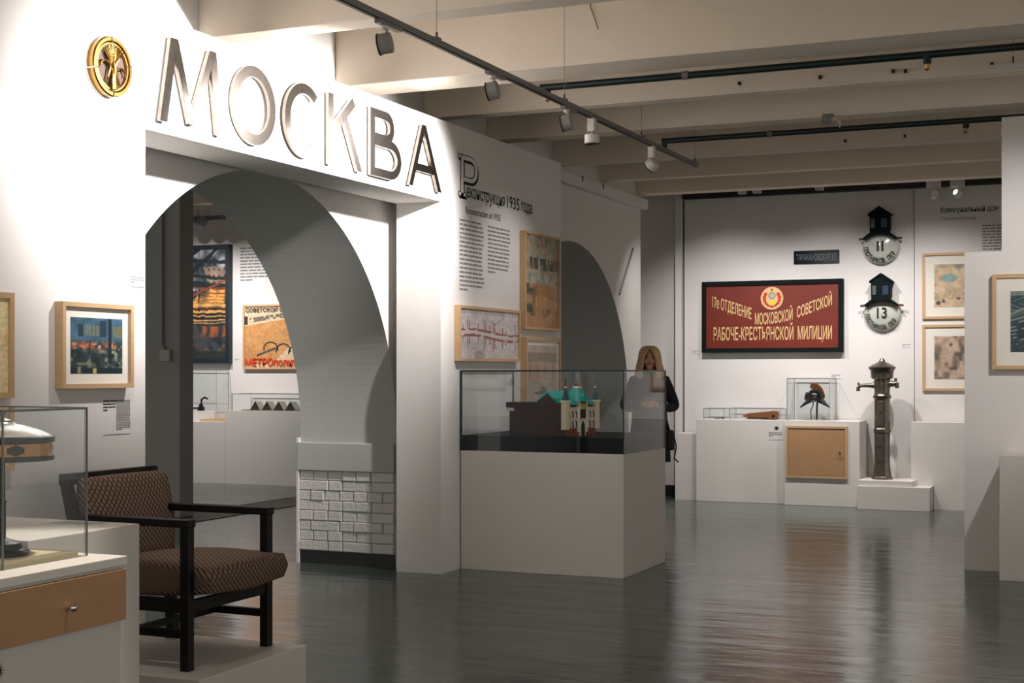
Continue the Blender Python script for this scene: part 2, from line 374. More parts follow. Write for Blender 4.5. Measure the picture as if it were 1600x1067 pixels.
# white drywall partition with the opening under the lettering
struct(MB().prism([(2,0),(5.99,0),(5.99,2.755),(9.42,2.755),(9.42,0),(11.83,0),(11.83,3.36),(2,3.36)], lambda u, v, d: (d, u, v), -5.06, -4.69).build('wall_partition', WALL))
struct(B(-17, 7, 16.45, 16.75, 0, 4.2).build('wall_end', WALL))
tag(B(-5.9, -4.93, 16.43, 16.45, 0, 0.13).build('baseboard_end', BLACK), kind='structure')
struct(B(-17, -8.94, 11.97, 12.2, 0, 4.2).build('wall_backroom', M('grey_paint', (150, 152, 148), 0.75, var=0.03)))
pw = bpy.data.objects['wall_backroom']
MB().tube([(-9.14, 11.95, 4.2), (-9.14, 11.95, 1.78), (-9.10, 11.95, 1.73)], 0.012).build('wall_cable', GREYM, pw)
B(-9.16, -9.04, 11.93, 11.97, 1.60, 1.72).build('wall_socket', M('socket_grey', (170, 168, 164), 0.5), pw, bevel=0.005)
# exhibition boards in front of the end wall
YB = 16.35
struct(B(-4.90, -2.245, YB, 16.45, 0.0, 3.545).build('wall_board', WALL))
struct(B(-2.235, 0.5, YB-0.02, 16.45, 0.0, 3.535).build('wall_board_heading', WALL))
tag(B(-4.925, -4.90, 16.40, 16.45, 0.77, 3.56).build('trim_4', BLACK), kind='structure')
tag(B(-5.0, -4.925, 16.30, 16.45, 0.0, 3.55).build('trim_5', WALL), kind='structure')
# right partition: a low and a tall sheet
struct(B(-1.17, -0.903, 11.22, 11.36, 0.0, 2.40).build('wall_right_low', WALL))
struct(B(-0.903, 2.5, 11.22, 11.36, 0.0, 3.40).build('wall_right', WALL))

# ------------------------------------------------------------------ sign letters МОСКВА
PX = -4.69; W0 = WX(PX)
LM = M('brushed_nickel', (130, 123, 116), 0.27, 1.0, var=0.25, vscale=9, stretch=(1, 3, 3))
def step(mb): return 0.0012*len(mb.f)/6
def stroke(mb, p, q, w, d0=0.012, d1=0.034):
    d1 += step(mb)
    (u0, v0), (u1, v1) = p, q; L = math.hypot(u1-u0, v1-v0); nx, ny = -(v1-v0)/L*w/2, (u1-u0)/L*w/2
    mb.prism([(u0-nx, v0-ny), (u1-nx, v1-ny), (u1+nx, v1+ny), (u0+nx, v0+ny)], W0, d0, d1)
def hs(mb, p, q, w, d0=0.012, d1=0.034):   # stroke with horizontal ends, w measured along y
    d1 += step(mb)
    (u0, v0), (u1, v1) = p, q
    mb.prism([(u0-w/2, v0), (u0+w/2, v0), (u1+w/2, v1), (u1-w/2, v1)] if v1 > v0 else [(u1-w/2, v1), (u1+w/2, v1), (u0+w/2, v0), (u0-w/2, v0)], W0, d0, d1)
def arc_band(mb, c, ro, ri, a0, a1, n=28, d0=0.012, d1=0.034):
    for i in range(n):
        t0, t1 = a0+(a1-a0)*i/n, a0+(a1-a0)*(i+1)/n
        P = lambda r, t: (c[0]+r[0]*math.cos(t), c[1]+r[1]*math.sin(t))
        mb.prism([P(ri, t0), P(ro, t0), P(ro, t1), P(ri, t1)], W0, d0, d1)
zb, zt = 2.81, 3.264; SW = 0.062
def letter(name, label, fn):
    mb = MB(); fn(mb); o = mb.build(name, LM); tag(o, label, 'sign letter', 'metal letters of the wall sign'); return o
def L_M(m):
    hs(m, (6.10, zb), (6.19, zt), SW); hs(m, (6.195, zt), (6.345, zb+0.02), SW*0.9); hs(m, (6.345, zb+0.02), (6.53, zt), SW*0.9); hs(m, (6.53, zt), (6.60, zb), SW)
def L_O(m): arc_band(m, (6.94, 3.036), (0.222, 0.228), (0.160, 0.166), 0, 2*PI, 40)
def L_C(m): arc_band(m, (7.485, 3.036), (0.222, 0.228), (0.160, 0.166), math.radians(48), math.radians(318), 32)
def L_K(m):
    m.prism([(7.765, zb), (7.827, zb), (7.827, zt), (7.765, zt)], W0, 0.012, 0.034); stroke(m, (7.81, 3.02), (8.085, 3.255), 0.062); hs(m, (8.16, zb), (7.965, 3.14), 0.064)
def L_B(m):
    m.prism([(8.305, zb), (8.367, zb), (8.367, zt), (8.305, zt)], W0, 0.012, 0.034)
    for z0, z1, ex in ((3.045, zt, 0.17), (zb, 3.075, 0.22)):
        h = z1-z0; ro = h/2; w = 0.058
        for zz in (z0, z1-w): m.prism([(8.365, zz), (8.36+ex, zz), (8.36+ex, zz+w), (8.365, zz+w)], W0, 0.012, 0.033 if z0 > 3 else 0.0355)
        arc_band(m, (8.36+ex, (z0+z1)/2), (ro*1.2 if ex > .2 else ro, ro), (ro*1.2-w if ex > .2 else ro-w, ro-w), -PI/2, PI/2, 16, 0.012, 0.033 if z0 > 3 else 0.0355)
def L_A(m):
    hs(m, (8.885, zb), (9.085, zt), SW*0.9); hs(m, (9.085, zt), (9.335, zb), SW*0.9); m.prism([(8.95, 2.925), (9.27, 2.925), (9.25, 2.98), (8.97, 2.98)], W0, 0.014, 0.032)
letter('sign_letter_m', 'brushed metal letter М, first of the large sign over the opening', L_M)
letter('sign_letter_o', 'brushed metal letter О, full oval ring in the large sign', L_O)
letter('sign_letter_es', 'brushed metal letter С, open ring in the large sign', L_C)
letter('sign_letter_ka', 'brushed metal letter К in the large sign over the opening', L_K)
letter('sign_letter_ve', 'brushed metal letter В with two bowls in the large sign', L_B)
letter('sign_letter_a', 'brushed metal letter А, last of the large sign over the opening', L_A)

# ------------------------------------------------------------------ gold medallion
GOLD = M('aged_gold', (150, 118, 66), 0.3, 1.0, var=0.15, vscale=30); GOLDD = M('gold_field', (88, 72, 66), 0.8, spec=0.1)
em = thing('wall_medallion', 'round gilded medallion with wheat sheaf and sickles beside the large letters', 'emblem', (PX, 5.69, 3.015))
ec = (PX, 5.69, 3.015); R = 0.15
MB().lathe([(R, 0.0), (R, 0.035), (R-0.006, 0.042), (R-0.022, 0.042), (R-0.028, 0.034), (R-0.028, 0.02)], ec, 'x', 40, caps=False).build('rim', GOLD, em, smooth=True)
MB().lathe([(R-0.034, 0.028), (R-0.03, 0.036), (R-0.04, 0.036), (R-0.042, 0.022)], ec, 'x', 40, caps=False).build('inner_ring', GOLD, em, smooth=True)
MB().lathe([(R-0.02, 0.0), (R-0.02, 0.022), (0.0001, 0.024)], ec, 'x', 40).build('field', GOLDD, em)
mb = MB()
for i in range(9):
    a = (i-4)*0.17; tip = (ec[1]+math.sin(a)*0.105, ec[2]+math.cos(a)*0.105)
    mb.tube([(PX+0.034, ec[1]+math.sin(a)*0.012, ec[2]-0.01), (PX+0.04, ec[1]+math.sin(a)*0.06, ec[2]+math.cos(a)*0.055), (PX+0.034, *tip)], 0.006, 6, [0.004, 0.008, 0.003])
    for j in range(4):
        rr = 0.045+0.016*j; mb.rod((PX+0.04, ec[1]+math.sin(a)*rr, ec[2]+math.cos(a)*rr), (PX+0.044, ec[1]+math.sin(a)*(rr+.014)+0.006, ec[2]+math.cos(a)*(rr+.014)), 0.004, 5)
mb.tube([(PX+0.036, ec[1]+0.004, ec[2]+0.03), (PX+0.044, ec[1], ec[2]-0.01), (PX+0.04, ec[1]-0.002, ec[2]-0.055), (PX+0.036, ec[1]+0.002, ec[2]-0.112)], 0.02, 8, [0.012, 0.013, 0.016, 0.024])
mb.build('wheat_sheaf', GOLD, em, smooth=True)
for s in (-1, 1):
    pts = [(PX+0.034, ec[1]+s*(0.105-0.02*(s > 0)), ec[2]+(0.012 if s < 0 else -0.05))]
    for k in range(7):
        t = k/6*PI*0.95; pts.append((PX+0.038, ec[1]+s*(0.06+0.036*math.cos(t)), ec[2]-0.012+0.032*math.sin(t)-(0.02 if s > 0 else 0)))
    pts += [(PX+0.038, ec[1]+s*0.035, ec[2]-0.06), (PX+0.036, ec[1]+s*0.05, ec[2]-0.085)]
    MB().tube(pts, 0.006, 6, [0.002]+[0.005+0.001*min(k, 3) for k in range(7)]+[0.007, 0.008]).build('sickle', GOLD, em, smooth=True)
for a in (0.2, PI/2+0.1, PI+0.2, 3*PI/2):
    mb = MB(); p = (ec[1]+math.cos(a)*R, ec[2]+math.sin(a)*R); q = (ec[1]+math.cos(a)*(R-0.035), ec[2]+math.sin(a)*(R-0.035)); o_ = (ec[1]+math.cos(a)*(R+0.012), ec[2]+math.sin(a)*(R+0.012))
    mb.tube([(PX, *o_), (PX+0.045, *p), (PX+0.045, *q)], 0.003, 6).build('clip', CHROME, em)

# ------------------------------------------------------------------ wall texts on the partition
tt = thing('wall_title', 'large black printed Russian heading with ornate initial letter above the framed map', 'wall text', (PX, 10.4, 2.8))
def P_shape(dy, dz, g):
    a0, zb_ = 9.715+dy, 2.835+dz; out = []
    R_ = lambda u0, u1, v0, v1: [(u0-g, v0-g), (u1+g, v0-g), (u1+g, v1+g), (u0-g, v1+g)]
    out.append(R_(a0+0.04, a0+0.09, zb_, zb_+0.315)); out.append(R_(a0+0.005, a0+0.125, zb_, zb_+0.028)); out.append(R_(a0+0.0, a0+0.06, zb_+0.287, zb_+0.315))
    zc_, rz = zb_+0.315-0.1, 0.1
    out.append(R_(a0+0.08, a0+0.22, zb_+0.280, zb_+0.315)); out.append(R_(a0+0.08, a0+0.22, zc_-rz, zc_-rz+0.035))
    n = 14
    for i in range(n):
        t0, t1 = -PI/2+PI*i/n, -PI/2+PI*(i+1)/n
        f_ = lambda r1, r2, t: (a0+0.22+r1*math.cos(t), zc_+r2*math.sin(t))
        out.append([f_(0.075-g, rz-0.037-g, t0), f_(0.125+g, rz+g, t0), f_(0.125+g, rz+g, t1), f_(0.075-g, rz-0.037-g, t1)])
    return out
for nm, dy, dz, g, n, mt in (('initial_shadow', 0.018, -0.014, 0.006, 0.0015, INK), ('initial_outline', 0, 0, 0.006, 0.003, INK), ('initial_fill', 0, 0, -0.002, 0.0045, WALL)):
    mb = MB()
    for q in P_shape(dy, dz, g): mb.add([W0(u, v, n) for u, v in q], [(0,1,2,3)])
    mb.build(nm, mt, tt)
for w_, u0, u1 in (('еконструкция', 9.862, 10.585), ('1935', 10.63, 10.885), ('года', 10.93, 11.16)): text(w_, 'heading_word', W0, u0, u1, 2.838, 0.098, INK, tt, bold=0.012)
t = thing('wall_subtitle', 'small black English heading printed under the large Russian heading', 'wall text', (PX, 10.2, 2.7))
for w_, u0, u1 in (('Reconstruction', 9.845, 10.255), ('of', 10.28, 10.33), ('1935', 10.36, 10.50)): text(w_, 'subtitle_word', W0, u0, u1, 2.712, 0.052, INK, t, bold=0.004)
tag(text_block('wall_text', W0, 9.74, 10.19, 2.10, 2.66, 17, INKG, seed=2, fill=0.42), 'longer left column of small grey print under the heading', 'wall text')
tag(text_block('wall_text', W0, 10.255, 10.70, 2.265, 2.655, 12, INKG, seed=3, fill=0.42), 'shorter right column of small grey print under the heading', 'wall text')
def caption(label, W, a0, a1, z0, z1, lines, seed, rule=True, n=0.0015, right=None):
    t = thing('caption_label', label, 'caption', W((a0+a1)/2, z0, 0))
    text_block('print_lines', W, a0, (a0+a1)/2 if right else a1, (z1-(z1-z0)*0.35) if right else z0+(z1-z0)*0.35, z1, lines, INK if right else INKG, t, n, seed)
    if right: text_block('print_lines', W, a0+(a1-a0)*0.48, a1, z0+(z1-z0)*0.12, z1, right, INKG, t, n, seed+1, ragged=0.05, fill=0.6)
    if rule: MB().add([W(a0, z0, n), W(a1, z0, n), W(a1, z0+0.004, n), W(a0, z0+0.004, n)], [(0,1,2,3)]).build('rule', INKG, t)
    return t
caption('small printed caption at the edge of the opening above the city painting', W0, 5.875, 5.985, 1.93, 1.985, 3, 11)
caption('printed caption with a text column below the city painting', W0, 5.66, 5.87, 1.18, 1.355, 4, 12, right=18)
caption('tiny caption between the two frames at the left picture edge', W0, 4.9, 4.985, 1.35, 1.365, 1, 13, rule=False)

# ------------------------------------------------------------------ framed pictures
def city(u, v):
    c = lerp(np.array([38, 66, 84]), np.array([72, 110, 136]), vn(u, v, 6)); c = over(c, (40, 58, 60), sstep(0.62, 0.55, v)*0.9)
    bl = ((u > 0.2) & (u < 0.62) & (v > 0.68) & (v < 0.87)); c = over(c, (120, 118, 84), bl*(0.4+0.6*(np.sin(u*90) > 0))*0.8)
    c = over(c, (24, 48, 66), ((u > 0.14) & (u < 0.24) & (v > 0.66) & (v < 0.88))*0.9); c = over(c, (24, 46, 62), ((u > 0.55) & (u < 0.68) & (v > 0.66) & (v < 0.96))*0.9)
    c = over(c, (110, 108, 74), ((u > 0.8) & (v > 0.66) & (v < 0.86))*0.8)
    b = np.exp(-((v-0.5)/0.07)**2); c = over(c, (188, 96, 62), b*np.clip(vn(u, v, 16, 1)*1.7-0.3, 0, 1)); c = over(c, (214, 170, 132), b*(vn(u, v, 26, 2) > 0.72)*0.8)
    low = v < 0.42; c = over(c, (150, 156, 120), low*np.clip(vn(u, v, 15, 3)*2.2-1.1, 0, 1)); c = over(c, (22, 40, 44), low*np.clip(vn(u, v, 11, 4)*2.4-1.1, 0, 1))
    c = over(c, (20, 36, 44), (v < 0.1)*0.8); c = over(c, (196, 178, 104), ((np.abs(u-0.45) < 0.035) & (v < 0.09))*0.9); c = over(c, (188, 170, 130), ((np.abs(u-0.16) < 0.03) & (v < 0.12))*0.7)
    c = over(c, (18, 34, 42), ((np.abs(u-0.75) < 0.03) & (v > 0.17))*0.95); c = over(c, (18, 34, 42), ((np.abs(u-0.33-0.12*(v-0.3)) < 0.012) & (v > 0.25) & (v < 0.6))*0.9)
    return c
def plain(u, v): return lerp(np.array([232, 206, 150]), np.array([240, 222, 178]), vn(u, v, 4))
framed('city_painting', 'pale wood framed painting of a city street hanging left of the opening', W0, 5.315, 5.838, 1.417, 1.832, 0.05, 0.022, city, 0.05)
framed('wood_frame', 'deep pale wood frame with golden picture cut by the left picture edge', W0, 4.45, 4.998, 1.378, 1.854, 0.05, 0.026, plain, 0.0)
framed('wood_frame', 'pale wood frame seen behind the desk lamp, lower one at the left edge', W0, 4.45, 4.998, 1.05, 1.335, 0.05, 0.026, plain, 0.0)
def rmap(u, v):
    c = lerp(np.array([188, 176, 174]), np.array([206, 198, 198]), vn(u, v, 7))
    mid = 0.47+0.05*np.sin(u*5+0.5)
    for off, sg in ((0.07, 1), (-0.05, -1)):
        e = np.abs(v-mid-off) < 0.025; c = over(c, (142, 66, 62), e*(vn(u, v, 20, 5) > 0.35)*0.9)
        for k, uu in enumerate((0.06, 0.13, 0.16, 0.3, 0.4, 0.43, 0.5, 0.55, 0.58, 0.72, 0.78, 0.95)):
            L = (0.1+0.2*((k*37) % 10)/10); c = over(c, (140, 70, 66), ((np.abs(u-uu) < 0.007) & ((v-mid-off)*sg > 0) & ((v-mid-off)*sg < L))*0.85)
    r = np.hypot((u-0.58)*1.5, v-0.95); c = over(c, (120, 130, 130), (np.abs(r-0.22) < 0.03)*(np.sin(np.arctan2(v-.95, u-.58)*40) > 0)*0.7)
    c = over(c, (150, 96, 90), ((v > 0.9) & (v < 0.94) & (np.sin(u*170) > -0.2))*0.6); c = over(c, (120, 112, 112), ((np.hypot((u-0.33)*1.4, v-0.04) < 0.12))*0.4)
    return c
framed('street_plan_map', 'wide wood framed red and grey street plan above the glass showcase', W0, 9.645, 10.80, 1.578, 2.0, 0.05, 0.022, rmap, 0.0, res=(110, 60))
def tall(u, v):
    c = lerp(np.array([150, 142, 118]), np.array([186, 172, 144]), vn(u, v, 9)); top = v > 0.48
    c = over(c, (170, 92, 70), top*np.clip(vn(u, v, 13, 2)*2.4-1.5, 0, 1)*0.8); c = over(c, (70, 96, 92), top*np.clip(vn(u, v, 15, 6)*2.4-1.5, 0, 1)*0.7)
    c = over(c, (38, 44, 36), ((v > 0.63) & (v < 0.76) & (u > 0.15))*np.clip(vn(u*3, v, 12, 1)*2-0.4, 0, 1)); c = over(c, (176, 118, 70), (v < 0.48)*0.85)
    c = over(c, (206, 156, 96), ((v > 0.2) & (v < 0.34) & (u > 0.3)&(np.abs(v-0.3+0.1*(u-.3))<.07)&(np.sin(u*75) > 0))*0.9)
    c = over(c, (44, 58, 40), ((v < 0.47) & (v > 0.12) & (u < 0.42))*np.clip(vn(u, v, 11, 7)*2.6-1.1, 0, 1)*sstep(0.45, 0.1, u)); c = over(c, (60, 40, 24), (np.hypot((u-.62)/.12, (v-.17)/.05) < 1)*0.7*vn(u, v, 18))
    return c
framed('tall_poster', 'tall wood framed collage poster at the end of the white partition', W0, 10.89, 11.68, 1.853, 2.675, 0.055, 0.022, tall, 0.0, res=(70, 110))
def low(u, v):
    c = lerp(np.array([170, 150, 128]), np.array([192, 176, 156]), vn(u, v, 5)); c = over(c, (120, 104, 72), ((v > 0.72) & (v < 0.88))*0.7); c = over(c, (186, 148, 116), ((v > 0.4) & (v < 0.7) & (u > 0.1) & (u < 0.92))*0.7)
    c = over(c, (150, 112, 86), ((np.sin(u*24) > 0.75) & (v > 0.42) & (v < 0.68))*0.6); c = over(c, (66, 64, 58), (np.hypot((u-.5)/.28, (v-.19)/.035) < 1)*0.9); c = over(c, (80, 76, 66), (np.hypot((u-.52)/.12, (v-.24)/.06) < 1)*0.8); return c
framed('sepia_drawing', 'lower wood framed sepia drawing half behind the glass showcase', W0, 10.91, 11.70, 1.15, 1.79, 0.055, 0.03, low, 0.04)

# ------------------------------------------------------------------ track lighting
TX, TZ = -3.41, 3.25
tr = thing('track_rail', 'long grey ceiling track running above the large letters', 'light track', (TX, 8.0, TZ))
MB().box(TX-0.018, TX+0.018, 3.4, 11.74, TZ-0.012, TZ+0.02).build('rail', GREYM, tr)
B(TX-0.010, TX+0.010, 3.42, 11.72, TZ-0.017, TZ-0.011).build('conductor_slot', BLACK, tr)
for y, zt_ in ((4.4, 4.2), (6.80, 4.2), (8.66, 4.2), (10.25, 4.2), (11.68, 4.2)):
    MB().rod((TX, y, TZ+0.02), (TX, y, zt_), 0.0016, 5).build('suspension_wire', GREYM, tr); B(TX-0.014, TX+0.014, y-0.03, y+0.03, TZ+0.02, TZ+0.034).build('wire_clip', GREYM, tr)
    MB().rod((TX, y, TZ+0.03), (TX, y, TZ+0.06), 0.006, 6).build('wire_nut', BLACK, tr)
def drum(name, label, y, aim, mat, boxed, headz=None):
    t = thing(name, label, 'spotlight', (TX, y, TZ-0.02), group='spotlights on the long track')
    d = (Vector(aim)-Vector((TX, y, TZ-0.11))).normalized()
    if boxed:
        B(TX-0.025, TX+0.025, y-0.028, y+0.028, TZ-0.105, TZ-0.013).build('driver_box', mat, t, bevel=0.004); top = TZ-0.105; c = Vector((TX, y, TZ-0.155))
    else:
        B(TX-0.018, TX+0.018, y-0.10, y+0.13, TZ-0.034, TZ-0.013).build('track_adapter', GREYM, t, bevel=0.003)
        MB().lathe([(0.018, 0), (0.018, -0.02), (0.01, -0.026)], (TX, y-0.03, TZ-0.03), 'z', 12).build('swivel', LAMPW, t, smooth=True); top = TZ-0.05; c = Vector((TX-0.01, y, TZ-0.115))
    MB().rod((TX, y, top+0.005), tuple(c+Vector((0, 0, 0.03))), 0.007).build('stem', mat, t)
    q = d.to_track_quat('Z', 'Y').to_matrix()
    def ori(prof):
        mb = MB().lathe(prof, (0, 0, 0), 'z', 28); mb.v = [tuple(q @ Vector(v)+c) for v in mb.v]; return mb
    ori([(0.0001, -0.032), (0.048, -0.032), (0.052, -0.028), (0.052, 0.028)]).build('drum_housing', mat, t, smooth=True)
    ori([(0.052, 0.028), (0.055, 0.029), (0.055, 0.036), (0.046, 0.036), (0.044, 0.024), (0.0001, 0.022)]).build('front_ring', BLACK, t, smooth=True)
    return t
GL = M('lamp_grey', (140, 136, 132), 0.5)
drum('track_spotlight', 'grey drum spotlight above the large letters, nearest of those in view', 6.25, (-4.69, 5.9, 2.95), GL, False)
drum('track_spotlight', 'grey drum spotlight on the long track above the letter А', 7.55, (-4.69, 7.3, 2.9), GL, False)
drum('track_spotlight', 'pale drum spotlight on the long track next to the first boxed spotlight', 8.73, (-4.69, 8.5, 2.9), GL, False)
drum('track_spotlight', 'white spotlight with driver box pointing straight down', 9.18, (-3.45, 9.25, 1), LAMPW, True)
drum('track_spotlight', 'white tilted spotlight with driver box near the far end of the track', 10.5, (-4.3, 10.6, 2.4), LAMPW, True)

# sprinkler pipes under the beams
def sprinkler(label, y, z, x0, x1, drops, rings):
    t = thing('sprinkler_pipe', label, 'pipe', (x0, y, z)); MB().rod((x0, y, z), (x1, y, z), 0.024, 12).build('pipe', PIPE, t, smooth=True)
    for x in rings: MB().rod((x-0.02, y, z), (x+0.02, y, z), 0.029, 12).build('coupling', GREYM, t)
    for x in drops:
        MB().lathe([(0.024, 0.0), (0.026, -0.05), (0.02, -0.06)], (x, y, z), 'z', 10).build('tee', PIPE, t)
        MB().lathe([(0.014, -0.06), (0.012, -0.085), (0.018, -0.09), (0.004, -0.10)], (x, y, z), 'z', 10).build('sprinkler_head', M('brass', (190, 140, 80), 0.35, 0.8), t)
sprinkler('dark green sprinkler pipe close under the nearer ceiling beam', 9.10, 3.46, -3.76, 6.5, (-3.71, -1.17, 1.4), (-2.72, 0.2))
sprinkler('black sprinkler pipe close under the farther ceiling beam', 11.62, 3.46, -3.68, 2.4, (-3.66, -1.2), (-2.75,))
# security camera on a beam
t = thing('ceiling_camera', 'small grey camera with cable fixed under the ceiling beam', 'camera', (-2.19, 11.20, 3.50))
B(-2.23, -2.15, 11.16, 11.22, 3.485, 3.51).build('mount_plate', GREYM, t, bevel=0.003)
MB().lathe([(0.034, 0.0), (0.036, -0.03), (0.024, -0.055), (0.0001, -0.06)], (-2.2, 11.19, 3.485), 'z', 16).build('dome', M('camera_grey', (120, 118, 112), 0.4), t, smooth=True)
MB().tube([(-2.16, 11.19, 3.49), (-2.12, 11.18, 3.47), (-2.09, 11.18, 3.43), (-2.10, 11.18, 3.40)], 0.006, 6).build('cable', LAMPW, t)
# anchor stubs on beam faces
for x, z in ((-2.596, 3.57), (-2.017, 3.567), (-1.516, 3.566), (-1.434, 3.56), (-0.869, 3.558)):
    o = B(x-0.010, x+0.010, 10.015, 10.04, z-0.011, z+0.011).build('beam_anchor', M('rust_dark', (40, 36, 34), 0.8), ceil)
for x, z in ((-2.35, 3.55), (-1.834, 3.56), (-1.329, 3.56)):
    B(x-0.010, x+0.010, 12.78, 12.80, z-0.012, z+0.012).build('beam_anchor', M('rust_dark'), ceil)
MB().tube([(-3.24, 8.672, 3.95), (-3.23, 8.668, 3.861), (-3.199, 8.666, 3.784), (-3.177, 8.664, 3.715)], 0.004, 6).build('loose_cable', GREYM, ceil)
wt = thing('white_track_rail', 'short white light track by the right picture edge under the ceiling', 'light track', (1.0, 9.75, 3.48))
B(-0.864, 3.0, 9.735, 9.765, 3.465, 3.495).build('rail', LAMPW, wt)
for x in (-0.714, 1.6): MB().rod((x, 9.75, 3.495), (x, 9.75, 4.2), 0.002, 5).build('suspension_wire', GREYM, wt); MB().rod((x, 9.75, 3.495), (x, 9.75, 3.54), 0.006, 6).build('wire_nut', BLACK, wt)
# dark rail with small spotlights above the boards
dr = thing('dark_light_rail', 'black light rail along the top of the end wall boards', 'light track', (-3.0, 16.15, 3.5))
B(-4.86, 0.4, 16.12, 16.2, 3.52, 3.60).build('rail', BLACK, dr)
for x in (-4.6, -3.0, -1.2): MB().rod((x, 16.16, 3.6), (x, 16.16, 4.2), 0.006, 6).build('hanger', BLACK, dr)
for i, x in enumerate((-4.131, -3.958, -3.245)):
    t = thing('rail_spotlight', ['small pale box spotlight on the dark rail, leftmost one', 'small pale box spotlight on the dark rail, second from left', 'small pale box spotlight on the dark rail above the street sign'][i], 'spotlight', (x, 16.11, 3.5), group='spotlights on the dark rail')
    B(x-0.05, x+0.05, 16.06, 16.12, 3.54, 3.585).build('body', LAMPW, t, bevel=0.01); MB().lathe([(0.035, 0), (0.035, 0.05)], (x, 16.06, 3.54), 'z', 14).build('head', LAMPW, t)
for i, x in enumerate((-2.0, -1.75)):
    t = thing('rail_spotlight', ['white spotlight box with round head turned away, above the heading', 'white spotlight box with lit oval lens, above the heading'][i], 'spotlight', (x, 16.11, 3.45), group='spotlights on the dark rail')
    B(x-0.075, x+0.075, 16.05, 16.12, 3.50, 3.58).build('driver_box', LAMPW, t, bevel=0.004)
    MB().rod((x, 16.08, 3.5), (x, 16.08, 3.46), 0.008).build('stem', LAMPW, t)
    q = Vector((0.5*(1 if i else -1), 0.6, -0.35)).to_track_quat('Z', 'Y').to_matrix()
    mb = MB().lathe([(0.0001, -0.03), (0.045, -0.03), (0.05, 0.03)], (0, 0, 0), 'z', 20); mb.v = [tuple(q @ Vector(v)+Vector((x, 16.07, 3.43))) for v in mb.v]; mb.build('head', LAMPW, t, smooth=True)
    if i:
        m = M('lens_lit'); bs = m.node_tree.nodes['Principled BSDF']; bs.inputs['Emission Color'].default_value = (1, .97, .92, 1); bs.inputs['Emission Strength'].default_value = 3
        mb = MB().lathe([(0.03, -0.032), (0.0001, -0.034)], (0, 0, 0), 'z', 20); mb.v = [tuple(q @ Vector(v)+Vector((x, 16.07, 3.43))) for v in mb.v]; mb.build('lens', m, t)

# ------------------------------------------------------------------ glass showcase with the building model
vx0, vx1, vy0, vy1 = -4.68, -3.375, 9.74, 10.74
tag(B(vx0, vx1, vy0, vy1, 0.0, 0.9).build('showcase_pedestal', PED, None, bevel=0.003), 'large white pedestal block under the glass showcase with the building model', 'pedestal')
gsc = glass_case('glass_showcase', 'large teal edged glass case over the model building', vx0, vx1, vy0, vy1, 0.9, 1.505, 0.008, EDGE_T, rim=0.008)
B(vx0+0.01, vx1-0.01, vy0+0.01, vy1-0.01, 0.9, 1.015).build('base_slab', M('navy_base', (3, 15, 24), 0.5, spec=0.15), gsc)
bl = thing('building_model', 'model of an ornate hall with turquoise roofs, white arcades and dark brick side', 'model', (-3.875, 9.87, 1.015), math.radians(-19)); bl.scale = (0.95, 0.81, 1.0)
# local: corner at origin, side runs to -x, facade faces +x and runs to +y
DB = M('model_dark_brick', (58, 40, 32), 0.7, var=0.15, vscale=60); RB = M('model_red_brick', (128, 54, 36), 0.7, var=0.3, vscale=90); CR = M('model_cream', (222, 208, 178), 0.6); TQ = M('model_turquoise', (28, 158, 150), 0.45, var=0.1, vscale=40); TD = M('model_dark_teal', (12, 66, 66), 0.45); WH = M('model_white', (230, 226, 214), 0.6)
SL, FL = 0.60, 0.42
MB().box(-SL, 0, 0, FL, 0, 0.235).build('walls', DB, bl, local=True)
MB().box(-SL-0.03, -SL+0.02, -0.012, 0.03, 0.205, 0.235).box(-SL-0.03, 0.0, -0.012, FL, 0.235, 0.247).build('cornice', DB, bl, local=True)
MB().box(-SL-0.02, -SL+0.05, -0.016, 0.0, 0.18, 0.203).build('corner_panel', CR, bl, local=True)
MB().prism([(-0.30, 0.247), (-0.10, 0.247), (-0.19, 0.32)], lambda u, v, d: (u, d, v), -0.012, 0.004).build('side_gable', DB, bl, local=True)
MB().prism([(-0.36, 0.247), (-0.0, 0.247), (-0.06, 0.285), (-0.28, 0.285)], lambda u, v, d: (u, d, v), 0.03, FL-0.02).build('main_roof', TQ, bl, local=True)
mb = MB(); mb.add([(-0.34, 0.05, 0.28), (-0.04, 0.05, 0.28), (-0.04, FL-0.05, 0.28), (-0.34, FL-0.05, 0.28), (-0.28, 0.12, 0.335), (-0.10, 0.12, 0.335), (-0.10, FL-0.12, 0.335), (-0.28, FL-0.12, 0.335)], [(0,1,5,4),(1,2,6,5),(2,3,7,6),(3,0,4,7),(4,5,6,7)]); mb.build('upper_roof', TQ, bl, local=True)
MB().box(0, 0.012, 0.0, FL, 0, 0.06).build('brick_plinth', RB, bl, local=True)
MB().box(0, 0.008, 0.02, FL-0.02, 0.06, 0.20).box(0, 0.018, 0.0, FL, 0.200, 0.216).box(0, 0.014, 0.0, FL, 0.125, 0.132).build('facade_panel', CR, bl, local=True)
for row, (z, h) in enumerate(((0.064, 0.05), (0.136, 0.05))):
    for k in range(8):
        y = 0.035+k*0.05
        if row == 0 and 3 <= k <= 4 or row == 1 and 3 <= k <= 4: continue
        poly = [(y-0.015, z), (y+0.015, z), (y+0.015, z+h*0.6), (y+0.010, z+h*0.85), (y, z+h), (y-0.010, z+h*0.85), (y-0.015, z+h*0.6)]
        w_ = MB().prism(poly, lambda u, v, d: (d, u, v), 0.006, 0.0105).build('arched_window', BLACK, bl, local=True)
    for k in range(9):
        y = 0.01+k*0.05
        if k == 4: continue
        MB().box(0.006, 0.02, y-0.006, y+0.006, z, z+h*0.75).build('column', WH, bl, local=True)
MB().prism([(0.17, 0.0), (0.25, 0.0), (0.25, 0.09), (0.21, 0.135), (0.17, 0.09)], lambda u, v, d: (d, u, v), 0.0, 0.026).build('portal', CR, bl, local=True)
